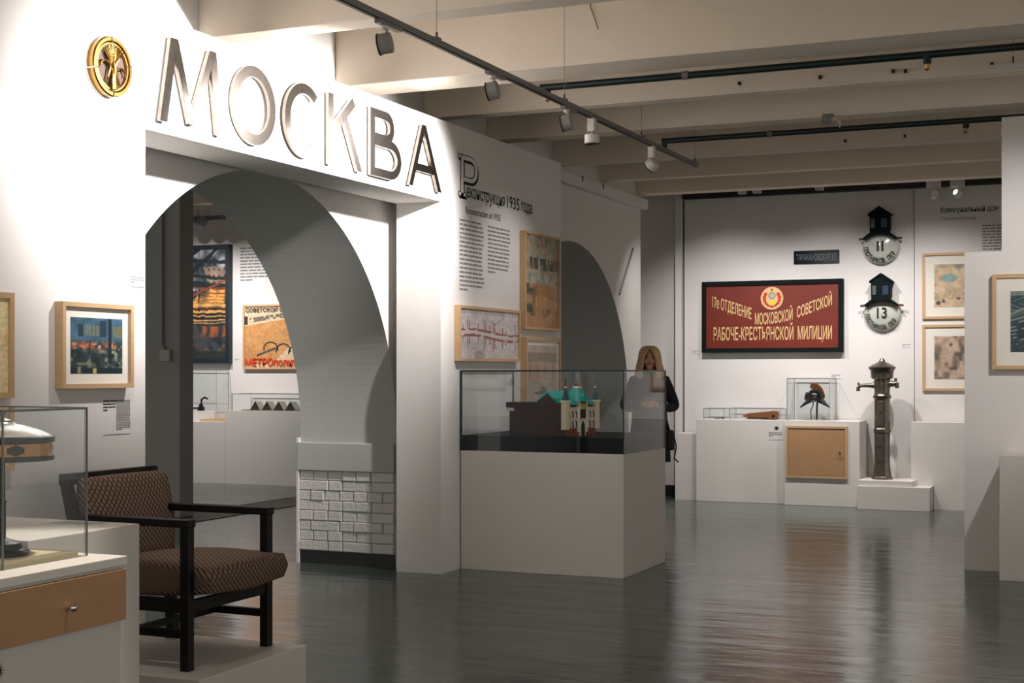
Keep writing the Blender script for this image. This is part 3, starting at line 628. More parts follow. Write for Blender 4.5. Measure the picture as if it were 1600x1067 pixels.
MB().prism([(0.185, 0.0), (0.235, 0.0), (0.235, 0.08), (0.21, 0.115), (0.185, 0.08)], lambda u, v, d: (d, u, v), 0.02, 0.028).build('portal_arch', BLACK, bl, local=True)
for y in (0.155, 0.265): MB().box(0.0, 0.03, y-0.009, y+0.009, 0.03, 0.27).build('pilaster', WH, bl, local=True)
MB().box(-0.06, 0.024, 0.15, 0.27, 0.13, 0.262).build('central_bay', DB, bl, local=True)
for k in range(3): MB().box(0.02, 0.027, 0.178+k*0.025, 0.192+k*0.025, 0.2, 0.245).build('bay_window', M('model_yellow', (226, 208, 90), 0.6), bl, local=True)
mb = MB(); mb.add([(-0.11, 0.125, 0.258), (0.04, 0.125, 0.258), (0.04, 0.295, 0.258), (-0.11, 0.295, 0.258), (-0.06, 0.18, 0.36), (-0.005, 0.18, 0.36), (-0.005, 0.24, 0.36), (-0.06, 0.24, 0.36)], [(0,1,5,4),(1,2,6,5),(2,3,7,6),(3,0,4,7),(4,5,6,7),(3,2,1,0)]); mb.build('tent_roof', TQ, bl, local=True)
MB().box(-0.06, -0.005, 0.18, 0.24, 0.36, 0.372).build('roof_cap', WH, bl, local=True); MB().lathe([(0.022, 0.372), (0.02, 0.392), (0.0001, 0.4)], (-0.032, 0.21, 0), 'z', 10).build('roof_finial', RB, bl, local=True)
for k in range(2): MB().box(0.008, 0.02, 0.188+k*0.03, 0.2+k*0.03, 0.285, 0.315).build('dormer', WH, bl, local=True)
for y in (0.09, 0.34):
    mb = MB(); mb.add([(-0.08, y-0.05, 0.245), (0.03, y-0.05, 0.235), (0.03, y+0.05, 0.235), (-0.08, y+0.05, 0.245), (-0.05, y-0.04, 0.29), (-0.05, y+0.04, 0.29)], [(0,1,4),(1,2,5,4),(2,3,5),(3,0,4,5)]); mb.build('side_roof', TQ, bl, local=True)
for y in (-0.005, FL+0.005):
    tw = MB().box(-0.025, 0.028, y-0.026, y+0.026, 0.05, 0.262).build('corner_tower', CR, bl, local=True)
    MB().box(-0.033, 0.036, y-0.034, y+0.034, 0.258, 0.268).build('tower_cornice', WH, tw, local=True)
    MB().lathe([(0.034, 0.268), (0.024, 0.30), (0.010, 0.345), (0.008, 0.36)], (0.002, y, 0), 'z', 8).build('tower_spire', TD, tw, local=True)
    MB().lathe([(0.009, 0.36), (0.009, 0.374)], (0.002, y, 0), 'z', 8).build('spire_band', WH, tw, local=True)
    MB().lathe([(0.008, 0.374), (0.003, 0.40), (0.007, 0.407), (0.006, 0.415), (0.0005, 0.44)], (0.002, y, 0), 'z', 8).build('spire_tip', TD, tw, local=True)

# ------------------------------------------------------------------ left foreground: pedestals, lamp, showcase, chair
p1 = thing('drawer_pedestal', 'white pedestal with wooden drawer front at the left picture edge', 'pedestal', (-3.6, 3.2, 0))
B(-4.6, -3.12, 2.3, 3.865, 0.0, 0.85).build('body', PED, p1); B(-4.6, -3.10, 2.3, 3.865, 0.85, 0.88).build('top', PED, p1, bevel=0.002)
dw = B(-3.12, -3.098, 2.6, 3.858, 0.668, 0.838).build('drawer_front', WOOD2, p1, bevel=0.002)
MB().lathe([(0.006, 0.0), (0.006, 0.012), (0.013, 0.018), (0.014, 0.026), (0.009, 0.032), (0.0001, 0.034)], (-3.098, 3.57, 0.751), 'x', 16).build('drawer_knob', CHROME, dw, smooth=True)
def starburst(parent, W, a, z, r, n):
    mb = MB()
    for k in range(16):
        t = 2*PI*k/16; c, s_ = math.cos(t), math.sin(t); w = r*0.07
        mb.add([W(a+r*0.35*c-w*s_, z+r*0.35*s_+w*c, n), W(a+r*0.35*c+w*s_, z+r*0.35*s_-w*c, n), W(a+r*c, z+r*s_, n)], [(0,1,2)])
    mb.add([W(a+r*0.4*math.cos(2*PI*k/16), z+r*0.4*math.sin(2*PI*k/16), n) for k in range(16)], [tuple(range(16))])
    mb.build('starburst_mark', INK, parent)
starburst(p1, WX(-3.12), 3.29, 0.60, 0.03, 0.0015)
tag(B(-4.68, -3.587, 3.93, 4.546, 0.0, 0.9).build('plain_pedestal', PED, None, bevel=0.003), 'plain grey white pedestal standing between the lamp showcase and the armchair', 'pedestal')
t = thing('caption_label', 'small dark printed label lying on the plain pedestal', 'caption', (-3.75, 4.4, 0.9))
text_block('print_lines', lambda a, z, n: (a, z, 0.9+n), -3.92, -3.70, 4.40, 4.50, 5, INKG, t, seed=31)
lsc = glass_case('lamp_showcase', 'tall clear glass case around the old desk lamp', -3.62, -3.224, 3.42, 3.81, 0.88, 1.378, 0.006, M('glass_edge_dark', (104, 110, 112), 0.25))
B(-3.60, -3.245, 3.44, 3.79, 0.88, 0.895).build('base_board', M('cream_base', (206, 190, 150), 0.6), lsc)
lp = thing('desk_lamp', 'old desk lamp with chrome domed shade and amber band', 'lamp', (-3.415, 3.62, 0.895))
lc = (-3.415, 3.62, 0.895); LB = M('lamp_black', (14, 20, 22), 0.25, 0.2)
MB().lathe([(0.088, 0), (0.088, 0.012), (0.078, 0.02), (0.066, 0.022), (0.062, 0.04), (0.03, 0.05), (0.016, 0.056)], lc, 'z', 32).build('base', LB, lp, smooth=True)
MB().lathe([(0.0125, 0.05), (0.0125, 0.17), (0.015, 0.172), (0.015, 0.182), (0.0105, 0.184), (0.0105, 0.34)], lc, 'z', 16).build('pole', LB, lp, smooth=True)
MB().lathe([(0.163, 0.312), (0.166, 0.314), (0.166, 0.328), (0.160, 0.330)], lc, 'z', 40, caps=False).build('lower_rim', LB, lp, smooth=True)
sh = MB().lathe([(0.159, 0.328), (0.159, 0.372)], lc, 'z', 40, caps=False).build('amber_band', M('amber_glass', (206, 142, 60), 0.15, spec=0.6), lp, smooth=True)
for k in range(8):
    a = 2*PI*k/8-0.55; mb = MB(); n = 6
    for i in range(-2, 3):
        aa = a+i*0.07; r = 0.1615; h = (0.020, 0.028, 0.036, 0.028, 0.020)[i+2]
        mb.add([(lc[0]+r*math.cos(aa-0.03), lc[1]+r*math.sin(aa-0.03), lc[2]+0.35-h/2), (lc[0]+r*math.cos(aa+0.03), lc[1]+r*math.sin(aa+0.03), lc[2]+0.35-h/2), (lc[0]+r*math.cos(aa+0.03), lc[1]+r*math.sin(aa+0.03), lc[2]+0.35+h/2), (lc[0]+r*math.cos(aa-0.03), lc[1]+r*math.sin(aa-0.03), lc[2]+0.35+h/2)], [(0,1,2,3)])
    if k % 2 == 0: mb.build('metal_ornament', LB, sh)
MB().lathe([(0.160, 0.370), (0.167, 0.374), (0.167, 0.390), (0.158, 0.394)], lc, 'z', 40, caps=False).build('upper_rim', LB, lp, smooth=True)
MB().lathe([(0.160, 0.392), (0.13, 0.408), (0.085, 0.424), (0.045, 0.432), (0.04, 0.438), (0.0001, 0.44)], lc, 'z', 40).build('dome', M('lamp_dome', (206, 204, 200), 0.22, 0.85), lp, smooth=True)
MB().lathe([(0.036, 0.437), (0.032, 0.444), (0.012, 0.450), (0.009, 0.458), (0.014, 0.466), (0.010, 0.474), (0.0001, 0.477)], lc, 'z', 24).build('finial', CHROME, lp, smooth=True)
# chair platform and armchair
ZP = 0.2
tag(B(-4.68, -3.60, 4.955, 5.80, 0.0, ZP).build('chair_platform', PED, None, bevel=0.004), 'low white platform under the dark armchair', 'platform')
ch = thing('armchair', 'dark wooden armchair with brown lattice upholstery on the low platform', 'armchair', (-4.05, 5.4, ZP))
LW = 0.045
for y in (5.09, 5.705):
    B(-3.785, -3.74, y-LW/2, y+LW/2, ZP, ZP+0.625).build('leg', DWOOD, ch, bevel=0.004)
    MB().beam((-4.30, y, ZP+0.002), (-4.33, y, ZP+0.44), LW, LW).build('leg', DWOOD, ch)
    MB().beam((-4.33, y, ZP+0.42), (-4.43, y, ZP+0.825), LW, LW*0.9).build('back_post', DWOOD, ch)
    B(-4.40, -3.735, y-0.028, y+0.028, ZP+0.622, ZP+0.657).build('armrest', DWOOD, ch, bevel=0.005)
    B(-4.31, -3.77, y-0.012, y+0.012, ZP+0.14, ZP+0.175).build('side_stretcher', DWOOD, ch)
    B(-4.31, -3.77, y-0.015, y+0.015, ZP+0.25, ZP+0.31).build('seat_rail', DWOOD, ch)
B(-4.06, -4.03, 5.09, 5.705, ZP+0.145, ZP+0.172).build('cross_stretcher', DWOOD, ch)
B(-3.785, -3.75, 5.09, 5.705, ZP+0.25, ZP+0.30).build('front_rail', DWOOD, ch)
MB().beam((-4.43, 5.07, ZP+0.81), (-4.43, 5.725, ZP+0.81), 0.04, 0.05).build('top_rail', DWOOD, ch)
def cushion(name, x0, x1, y0, y1, z0, z1, puff, shear=0.0, n=10, zfront=0):
    bm = bmesh.new(); bmesh.ops.create_cube(bm, size=1); bmesh.ops.subdivide_edges(bm, edges=list(bm.edges), cuts=n, use_grid_fill=True)
    off = wl(ch)
    for v in bm.verts:
        a, b, c = v.co.x*2, v.co.y*2, v.co.z*2
        bul = (1-a*a)*(1-b*b) if puff[0] == 'z' else (1-c*c)*(1-b*b)
        x = (x0+x1)/2+(x1-x0)/2*a; y = (y0+y1)/2+(y1-y0)/2*b; z = (z0+z1)/2+(z1-z0)/2*c
        rr = 0.03
        if puff[0] == 'z': z += c*bul*puff[1]; x += (1-b*b)*(1-c*c)*0.012*a; z += zfront*(a+1)/2
        else: x += a*bul*puff[1]
        k = max(0, abs(a)+abs(b)+abs(c)-2)  # soften corners
        x -= math.copysign(1, a)*k*rr*0.5; y -= math.copysign(1, b)*k*rr*0.5; z -= math.copysign(1, c)*k*rr*0.5
        x += shear*(z-z0); v.co = Vector((x, y, z))-off
    me = bpy.data.meshes.new(name); bm.to_mesh(me); bm.free(); me.materials.append(FABRIC); me.polygons.foreach_set('use_smooth', [True]*len(me.polygons))
    o = bpy.data.objects.new(name, me); COL.objects.link(o); o.parent = ch; return o
cushion('seat_cushion', -4.33, -3.665, 5.122, 5.745, ZP+0.30, ZP+0.44, ('z', 0.025), zfront=0.015)
cushion('back_cushion', -4.375, -4.285, 5.125, 5.735, ZP+0.40, ZP+0.815, ('x', 0.02), shear=-0.12)

# ------------------------------------------------------------------ end wall: the red sign
WB = WY(YB); RED = M('sign_red', (106, 30, 12), 0.5, var=0.25, vscale=3); CREAM = M('sign_cream', (206, 172, 118), 0.6)
rs = thing('militia_sign', 'dark red framed sign with cream Russian lettering and round crest', 'sign', (-3.845, YB, 1.715))
mb = MB(); a0, a1, z0, z1, fw = -4.67, -3.02, 1.72, 2.553, 0.05
mb.wbox(WB, a0, a1, z0, z0+fw, 0, 0.07).wbox(WB, a0, a1, z1-fw, z1, 0, 0.07).wbox(WB, a0, a0+fw, z0+fw, z1-fw, 0, 0.07).wbox(WB, a1-fw, a1, z0+fw, z1-fw, 0, 0.07); mb.build('frame', M('sign_frame', (4, 14, 17), 0.8, spec=0.2), rs)
MB().wbox(WB, a0+fw, a1-fw, z0+fw, z1-fw, 0.0, 0.05).build('panel', RED, rs)
mb = MB()
text_into(mb, '17е ОТДЕЛЕНИЕ', WB, -4.545, -4.075, 2.215, 0.125, 0.052, 0.012, lambda u, w: (u, w+(-4.545-u)*0.33+0.045))
text_into(mb, 'МОСКОВСКОЙ', WB, -4.035, -3.595, 2.055, 0.125, 0.052, 0.012, lambda u, w: (u, w+0.01+0.11*(u+3.815)+0.35*(u+3.815)**2-0.01))
text_into(mb, 'СОВЕТСКОЙ', WB, -3.545, -3.145, 2.115, 0.12, 0.052, 0.012, lambda u, w: (u, w+(u+3.545)*0.36))
text_into(mb, 'РАБОЧЕ-КРЕСТЬЯНСКОЙ', WB, -4.53, -3.585, 1.865, 0.145, 0.052, 0.012)
text_into(mb, 'МИЛИЦИИ', WB, -3.535, -3.145, 1.868, 0.145, 0.052, 0.012); mb.build('lettering', CREAM, rs)
crest = MB().lathe([(0.132, 0.0), (0.132, -0.003), (0.118, -0.003)], (-3.835, YB-0.052, 2.345), 'y', 40).build('crest', CREAM, rs)
cc = (-3.835, 2.345)
def disc(name, mat, a, z, ra, rz, n, parent): MB().add([WB(a+ra*math.cos(2*PI*k/24), z+rz*math.sin(2*PI*k/24), n) for k in range(24)], [tuple(range(24))]).build(name, mat, parent)
disc('crest_field', M('crest_brown', (122, 74, 40), 0.6), *cc, 0.12, 0.12, 0.054, crest); 
for s in (-1, 1):
    for k in range(5):
        t = -PI/2+s*(0.45+k*0.42); MB().wbox(WB, cc[0]+0.088*math.cos(t)-0.02, cc[0]+0.088*math.cos(t)+0.02, cc[1]+0.088*math.sin(t)-0.018, cc[1]+0.088*math.sin(t)+0.018, 0.054, 0.0565).build('wreath_ribbon', M('crest_red', (186, 50, 20), 0.6), crest)
disc('crest_wheat', CREAM, cc[0], cc[1]-0.01, 0.07, 0.075, 0.057, crest); disc('crest_globe', M('crest_blue', (128, 140, 150), 0.6), cc[0], cc[1]+0.03, 0.044, 0.044, 0.058, crest)
disc('crest_tool', M('crest_gold', (214, 164, 40), 0.6), cc[0]+0.004, cc[1]+0.03, 0.02, 0.024, 0.059, crest); disc('crest_sun', M('crest_yellow', (222, 190, 40), 0.6), cc[0], cc[1]-0.05, 0.04, 0.022, 0.059, crest)
disc('crest_star', M('crest_red'), cc[0], cc[1]+0.098, 0.013, 0.013, 0.059, crest); disc('crest_knot', M('crest_red'), cc[0], cc[1]-0.098, 0.02, 0.015, 0.059, crest)
st = thing('street_sign', 'small dark enamel street name plate above the red sign', 'sign', (-3.33, YB, 2.735))
MB().wbox(WB, -3.59, -3.07, 2.735, 2.886, 0.0, 0.02).build('plate', M('enamel_dark', (10, 22, 28), 0.12), st, bevel=0.005)
text('ТАРАКАНОВСКАЯ УЛ', 'lettering', WB, -3.56, -3.10, 2.772, 0.072, M('enamel_grey', (104, 116, 120), 0.4), st, n=0.0215)
def house_lamp(num, zc, label):
    xc = -2.60 if num == '11' else -2.585; t = thing('house_number_lamp', label, 'wall lamp', (xc, YB, zc-0.2), group='house number lamps'); GRN = M('lantern_green', (5, 15, 17), 0.7, spec=0.12)
    R = 0.205
    dk = MB().lathe([(R, 0.0), (R, -0.03), (R*0.9, -0.055), (R*0.55, -0.085), (0.0001, -0.1)], (xc, YB, zc), 'y', 40).build('glass_disc', M('milk_glass', (186, 188, 178), 0.18), t, smooth=True)
    nf = lambda u, w: 0.103 if math.hypot(u-xc, w-zc) < 0.08 else 0.092
    mb = MB(); k = {'11': 0.05, '13': 0.07}[num]
    if num == '11':
        for s in (-1, 1): mb.wbox(WB, xc+s*0.026-0.011, xc+s*0.026+0.011, zc-0.055, zc+0.055, 0.098, 0.104)
    else: text_into(mb, '13', WB, xc-0.05, xc+0.06, zc-0.055, 0.115, 0.104, 0.015)
    mb.build('house_number', INK, t)
    mb = MB(); word = 'ПЛОТНИКОВ ПЕР'
    for i, chr_ in enumerate(word):
        if chr_ == ' ': continue
        a = math.radians(188+i*11.8); vs, fs = font_mesh(chr_, 0.02); xs = [v[0] for v in vs]; mx = (min(xs)+max(xs))/2
        ca, sa = math.cos(a), math.sin(a); rr = R*0.8; out = []
        for v in vs:
            tx, ry = (v[0]-mx)*0.047, (v[1]-0.35)*0.075    # tangential (counter-clockwise), radial inwards
            u = xc+(rr-ry)*ca-tx*sa; w = zc+(rr-ry)*sa+tx*ca; rad = math.hypot(u-xc, w-zc)
            out.append(WB(u, w, 0.0875-(max(0, rad-0.12))*0.42+0.004))
        mb.add(out, fs)
    mb.build('ring_lettering', INK, t)
    hz = zc+0.13
    hb = MB().prism([(xc-0.105, hz), (xc+0.105, hz), (xc+0.105, hz+0.22), (xc, hz+0.29), (xc-0.105, hz+0.22)], WB, 0.0, 0.16).build('lantern_house', GRN, t)
    MB().prism([(xc-0.125, hz+0.205), (xc, hz+0.29), (xc+0.125, hz+0.205), (xc+0.125, hz+0.225), (xc, hz+0.312), (xc-0.125, hz+0.225)], WB, 0.0, 0.175).build('lantern_roof', GRN, t)
    MB().wbox(WB, xc+0.02, xc+0.085, hz+0.07, hz+0.17, 0.158, 0.163).build('blue_pane', M('blue_pane', (16, 42, 70), 0.4), hb); MB().wbox(WB, xc-0.09, xc-0.05, hz+0.07, hz+0.17, 0.158, 0.163).build('grey_pane', M('grey_pane', (70, 80, 82), 0.4), hb)
    mb = MB(); n_ = 12
    for i in range(n_):
        u0, u1 = xc-0.105-0.075+0.36*i/n_, xc-0.105-0.075+0.36*(i+1)/n_
        zl = lambda u: hz-0.055+0.055*(1-((u-xc)/0.18)**2); zh = lambda u: hz+0.02-max(0, abs(u-xc)-0.105)*0.75
        mb.prism([(u0, zl(u0)), (u1, zl(u1)), (u1, max(zh(u1), zl(u1)+0.004)), (u0, max(zh(u0), zl(u0)+0.004))], WB, 0.0, 0.15)
    mb.build('skirt', GRN, t)
    for s in (-1, 1): MB().rod(WB(xc+s*0.15, hz-0.045, 0.07), WB(xc+s*0.235, hz-0.05, 0.09), 0.014).build('side_arm', M('arm_rust', (92, 56, 44), 0.6), t)
house_lamp('11', 2.905, 'round house number lamp with number 11 and dark lantern top, upper of two')
house_lamp('13', 2.155, 'round house number lamp with number 13 and dark lantern top, lower of two')
W2 = WY(YB-0.02)
ht = text('Коммунальный дом', 'board_heading', W2, -1.955, -1.345, 3.252, 0.062, INK, n=0.002, bold=0.006); tag(ht, 'black printed Russian heading high on the far right board', 'wall text')
tag(text('Communal housing', 'board_subheading', W2, -1.955, -1.58, 3.172, 0.035, INKG, n=0.002), 'small grey English heading under the far right board heading', 'wall text')
tag(text_block('board_text', W2, -1.515, -1.1, 2.81, 3.10, 9, INKG, seed=8), 'grey text block on the far right board, cut by the near partition', 'wall text')
def sk1(u, v):
    c = lerp(np.array([206, 180, 146]), np.array([186, 158, 126]), vn(u, v, 6)); c = over(c, (118, 112, 104), np.clip(vn(u, v, 7, 3)*2.2-1.2, 0, 1)*(0.4+0.6*(v > 0.8))); c = over(c, (110, 150, 152), (np.hypot((u-.36)/.2, (v-.68)/.1) < 1)*0.8)
    c = over(c, (50, 46, 44), ((np.hypot((u-.1)/.06, (v-.1)/.05) < 1) | (np.hypot((u-.22)/.04, (v-.14)/.04) < 1) | (np.hypot((u-.58)/.05, (v-.2)/.03) < 1))*0.8); c = over(c, (120, 100, 84), ((v < 0.35) & (v > 0.18))*vn(u, v, 22, 4)*0.5); return c
def sk2(u, v):
    c = lerp(np.array([196, 172, 150]), np.array([168, 142, 120]), vn(u, v, 6, 2)); c = over(c, (96, 84, 74), np.clip(vn(u, v, 5, 5)*2.6-1.3, 0, 1)*0.8); c = over(c, (58, 54, 52), np.clip(vn(u, v, 9, 8)*3-2.0, 0, 1)*0.8)
    c = over(c, (120, 82, 66), ((u > 0.6) & (v > 0.65))*0.5*vn(u, v, 6)); return c
framed('street_sketch', 'upper wood framed pale street drawing on the far right board', W2, -2.15, -1.45, 2.08, 2.81, 0.03, 0.028, sk1, 0.10)
framed('crowd_sketch', 'lower wood framed brown figure drawing on the far right board', W2, -2.15, -1.45, 1.285, 2.015, 0.03, 0.028, sk2, 0.10)
caption('tiny caption left of the red sign', WB, -4.80, -4.71, 1.70, 1.745, 2, 41); caption('tiny caption above the helmet case', WB, -3.16, -3.05, 1.41, 1.46, 2, 42); caption('tiny caption beside the lower house number lamp', WB, -2.37, -2.28, 1.765, 1.80, 2, 43)

# ------------------------------------------------------------------ pedestals and exhibits at the end wall
tag(B(-4.915, -4.645, 16.02, 16.3, 0.0, 0.775).build('narrow_ledge_block', PED, None), 'narrow lower white block at the left end of the far pedestals', 'pedestal')
tag(B(-4.64, -3.60, 15.95, YB-0.02, 0.0, 0.945).build('long_pedestal', PED, None, bevel=0.003), 'long white pedestal holding the pistol holster at the end wall', 'pedestal')
lpd = bpy.data.objects['long_pedestal']; starburst(lpd, WY(15.95), -3.70, 0.855, 0.035, 0.0015)
caption('small caption on the front of the far long pedestal', WY(15.95), -3.79, -3.63, 0.72, 0.81, 3, 44)
cp = thing('door_pedestal', 'white pedestal with a wooden door under the helmet case', 'pedestal', (-3.2, 16.0, 0))
B(-3.595, -2.76, 15.87, YB-0.02, 0.0, 0.947).build('body', PED, cp, bevel=0.003)
WD = WY(15.87); mb = MB(); mb.wbox(WD, -3.575, -2.89, 0.31, 0.335, 0, 0.022).wbox(WD, -3.575, -2.89, 0.865, 0.89, 0, 0.022).wbox(WD, -3.575, -3.55, 0.335, 0.865, 0, 0.022).wbox(WD, -2.915, -2.89, 0.335, 0.865, 0, 0.022); mb.build('door_frame', WOOD, cp)
dd = MB().wbox(WD, -3.545, -2.92, 0.34, 0.86, 0, 0.014).build('door', WOOD2, cp); MB().lathe([(0.007, 0), (0.007, -0.02), (0.015, -0.028), (0.0001, -0.036)], (-2.97, 15.856, 0.6), 'y', 14).build('door_knob', CHROME, dd, smooth=True)
tag(B(-2.755, -1.99, 15.68, YB-0.03, 0.0, 0.255).build('pump_platform', PED, None, bevel=0.003), 'low wide white platform under the water pump', 'platform')
tag(B(-2.75, -2.17, 15.71, 16.2, 0.255, 0.315).build('pump_slab', PED, None, bevel=0.003), 'thin white slab directly under the water pump', 'platform')
tag(MB().box(-2.225, -0.9, 15.98, YB-0.03, 0.256, 0.945).box(-1.985, -0.9, 15.98, YB-0.03, 0.0, 0.256).build('white_block', PED, None), 'plain white block behind the pump under the framed drawings', 'pedestal')
glass_case('small_glass_case', 'smallest low glass case at the left of the far pedestal', -4.57, -4.33, 16.02, 16.28, 0.946, 1.068, 0.004, EDGE_G, 'glass cases at the end wall')
glass_case('small_glass_case', 'long low glass case over the wooden holster', -4.26, -3.67, 16.00, 16.30, 0.946, 1.074, 0.004, EDGE_G, 'glass cases at the end wall')
glass_case('helmet_case', 'tall glass case around the fireman helmet', -3.575, -3.10, 15.92, 16.31, 0.948, 1.42, 0.005, EDGE_G, 'glass cases at the end wall')
t = thing('small_token', 'tiny pale metal token in the smallest glass case', 'token', (-4.42, 16.15, 0.947)); MB().box(-4.47, -4.40, 16.12, 16.16, 0.947, 0.957).build('bar', GREYM, t); MB().lathe([(0.01, 0), (0.01, 0.022)], (-4.375, 16.14, 0.947), 'z', 10).build('stud', M('rust_dark'), t)
hol = thing('pistol_holster', 'brown wooden pistol holster lying in the long low glass case', 'holster', (-3.95, 16.15, 0.947)); HW = M('holster_wood', (128, 80, 48), 0.4, var=0.2, vscale=8, stretch=(1, 6, 6))
MB().prism([(-4.15, 0.982), (-4.09, 0.965), (-3.90, 0.948), (-3.74, 0.948), (-3.735, 1.04), (-3.80, 1.045), (-4.08, 1.015)], lambda u, v, d: (u, d, v), 16.12, 16.19).build('body', HW, hol, bevel=0.008)
MB().prism([(-3.80, 0.95), (-3.725, 0.95), (-3.725, 1.044), (-3.80, 1.048)], lambda u, v, d: (u, d, v), 16.112, 16.196).build('lid', HW, hol, bevel=0.006)
MB().lathe([(0.018, 0), (0.018, -0.008), (0.0001, -0.012)], (-3.775, 16.112, 0.985), 'y', 12).build('clasp', BLACK, hol); MB().box(-4.08, -3.83, 16.114, 16.119, 0.951, 0.968).build('strap', M('dark_leather', (48, 30, 22), 0.6), hol)
hm = thing('fireman_helmet', 'black fireman helmet with brown crest and gold badge on a stand', 'helmet', (-3.285, 16.1, 0.95)); HB = M('helmet_black', (10, 18, 24), 0.15)
hx, hy, hz = -3.295, 16.1, 1.18
mb = MB(); nu, nv = 32, 10; vs = []; fs = []
for j in range(nv+1):
    t_ = j/nv*PI/2
    for i in range(nu):
        a = 2*PI*i/nu; vs.append((hx+0.10*math.cos(t_)*math.cos(a), hy+0.115*math.cos(t_)*math.sin(a), hz+0.125*math.sin(t_)))
fs = [(j*nu+i, j*nu+(i+1) % nu, (j+1)*nu+(i+1) % nu, (j+1)*nu+i) for j in range(nv) for i in range(nu)]; mb.add(vs, fs).build('dome', HB, hm, smooth='all')
mb = MB(); vs = []
for i in range(nu):
    a = 2*PI*i/nu; c, s_ = math.cos(a), math.sin(a)
    ext = 0.02+0.055*max(0, abs(c))**2.2; drop = 0.015+0.075*abs(c)**2.5
    vs += [(hx+0.10*c, hy+0.115*s_, hz+0.004), (hx+(0.10+ext*0.5)*c, hy+(0.115+0.012)*s_, hz-drop*0.55), (hx+(0.10+ext)*c, hy+(0.115+0.02)*s_, hz-drop), (hx+(0.10+ext)*c*0.985, hy+(0.115+0.018)*s_, hz-drop-0.006)]
mb.add(vs, [(i*4+k, ((i+1) % nu)*4+k, ((i+1) % nu)*4+k+1, i*4+k+1) for i in range(nu) for k in range(3)]).build('brim', HB, hm, smooth='all')
pts_o = [(hx-0.055+0.0, hz+0.125), (hx-0.05, hz+0.185), (hx-0.02, hz+0.192), (hx+0.03, hz+0.178), (hx+0.075, hz+0.135), (hx+0.10, hz+0.08), (hx+0.112, hz+0.02), (hx+0.095, hz+0.02), (hx+0.08, hz+0.07), (hx+0.04, hz+0.11), (hx-0.01, hz+0.12)]
MB().prism(pts_o, lambda u, v, d: (u, d, v), hy-0.022, hy+0.022).build('crest', M('helmet_brown', (112, 66, 30), 0.35, 0.3), hm, bevel=0.005)
MB().prism([(hx-0.115, hz+0.0), (hx-0.105, hz+0.0), (hx-0.085, hz+0.085), (hx-0.1, hz+0.07)], lambda u, v, d: (u, d, v), hy-0.06, hy+0.06).build('front_plate', M('helmet_brown'), hm)
MB().lathe([(0.022, 0), (0.02, -0.012), (0.0001, -0.016)], (hx+0.02, hy-0.113, hz+0.03), 'y', 16, sx=0.7, sy=1.2).build('side_badge', GOLD, hm, smooth=True)
MB().rod((hx+0.03, hy-0.06, 0.95), (hx+0.03, hy-0.03, hz+0.02), 0.010).build('stand_rod', BLACK, hm); MB().tube([(hx-0.0, hy-0.1, hz-0.01), (hx-0.005, hy-0.1, hz-0.07), (hx-0.03, hy-0.1, hz-0.12), (hx-0.025, hy-0.1, 0.96)], 0.006).build('chin_strap', BLACK, hm)
MB().box(hx-0.04, hx+0.09, hy-0.10, hy+0.03, 0.948, 0.955).build('stand_foot', M('acrylic', (200, 200, 198), 0.3), hm)
# water pump
pu = thing('water_pump', 'tall cast iron street water pump with side spout and domed cap', 'water pump', (-2.53, 15.95, 0.315)); px_, py_, pz = -2.53, 15.95, 0.315
IRON = M('cast_iron', (112, 104, 95), 0.3, 0.8, var=0.4, vscale=14)
MB().lathe([(0.115, 0), (0.115, 0.02), (0.10, 0.035), (0.088, 0.12), (0.082, 0.18), (0.084, 0.5), (0.092, 0.515), (0.092, 0.55), (0.084, 0.565), (0.085, 0.88)], (px_, py_, pz), 'z', 12).build('column', IRON, pu)
MB().lathe([(0.088, 0.88), (0.098, 0.895), (0.10, 0.915), (0.088, 0.93), (0.082, 0.96), (0.09, 1.02), (0.092, 1.07), (0.086, 1.10)], (px_, py_, pz), 'z', 20).build('neck', IRON, pu, smooth=True)
MB().lathe([(0.105, 1.10), (0.12, 1.115), (0.122, 1.15), (0.128, 1.195), (0.145, 1.215), (0.148, 1.23), (0.12, 1.25), (0.07, 1.275), (0.035, 1.29), (0.028, 1.31), (0.018, 1.325), (0.0001, 1.33)], (px_, py_, pz), 'z', 24).build('domed_cap', IRON, pu, smooth=True)
MB().tube([(px_-0.07, py_-0.02, pz+1.03), (px_-0.14, py_-0.03, pz+1.03), (px_-0.23, py_-0.03, pz+1.025), (px_-0.255, py_-0.03, pz+1.0), (px_-0.255, py_-0.03, pz+0.965)], 0.02, 10, [0.034, 0.024, 0.019, 0.021, 0.024]).build('spout', IRON, pu, smooth=True); MB().lathe([(0.012, 0.0), (0.012, 0.03)], (px_-0.25, py_-0.03, pz+1.03), 'z', 8).build('spout_hook', IRON, pu)
MB().tube([(px_+0.06, py_-0.02, pz+1.05), (px_+0.13, py_-0.03, pz+1.045), (px_+0.165, py_-0.03, pz+1.06)], 0.02, 10, [0.04, 0.03, 0.016]).build('side_valve', IRON, pu, smooth=True); MB().lathe([(0.022, -0.03), (0.022, 0.03)], (px_+0.165, py_-0.03, pz+1.03), 'z', 10).lathe([(0.016, -0.02), (0.016, 0.02)], (px_+0.15, py_-0.03, pz+1.09), 'z', 10).build('valve_nut', IRON, pu)
mb = MB(); fp = lambda u, v, d: (u, d, v)
for z0_, z1_ in ((0.2, 0.49), (0.58, 0.86)):
    mb.wbox(WY(py_-0.078), px_-0.045, px_+0.03, pz+z0_, pz+z1_, 0.0, 0.010)
mb.build('raised_panel', IRON, pu, bevel=0.006)
for z_ in (0.36, 0.74): MB().lathe([(0.012, 0), (0.010, -0.012), (0.0001, -0.014)], (px_-0.008, py_-0.088, pz+z_), 'y', 8).build('bolt', BLACK, pu)

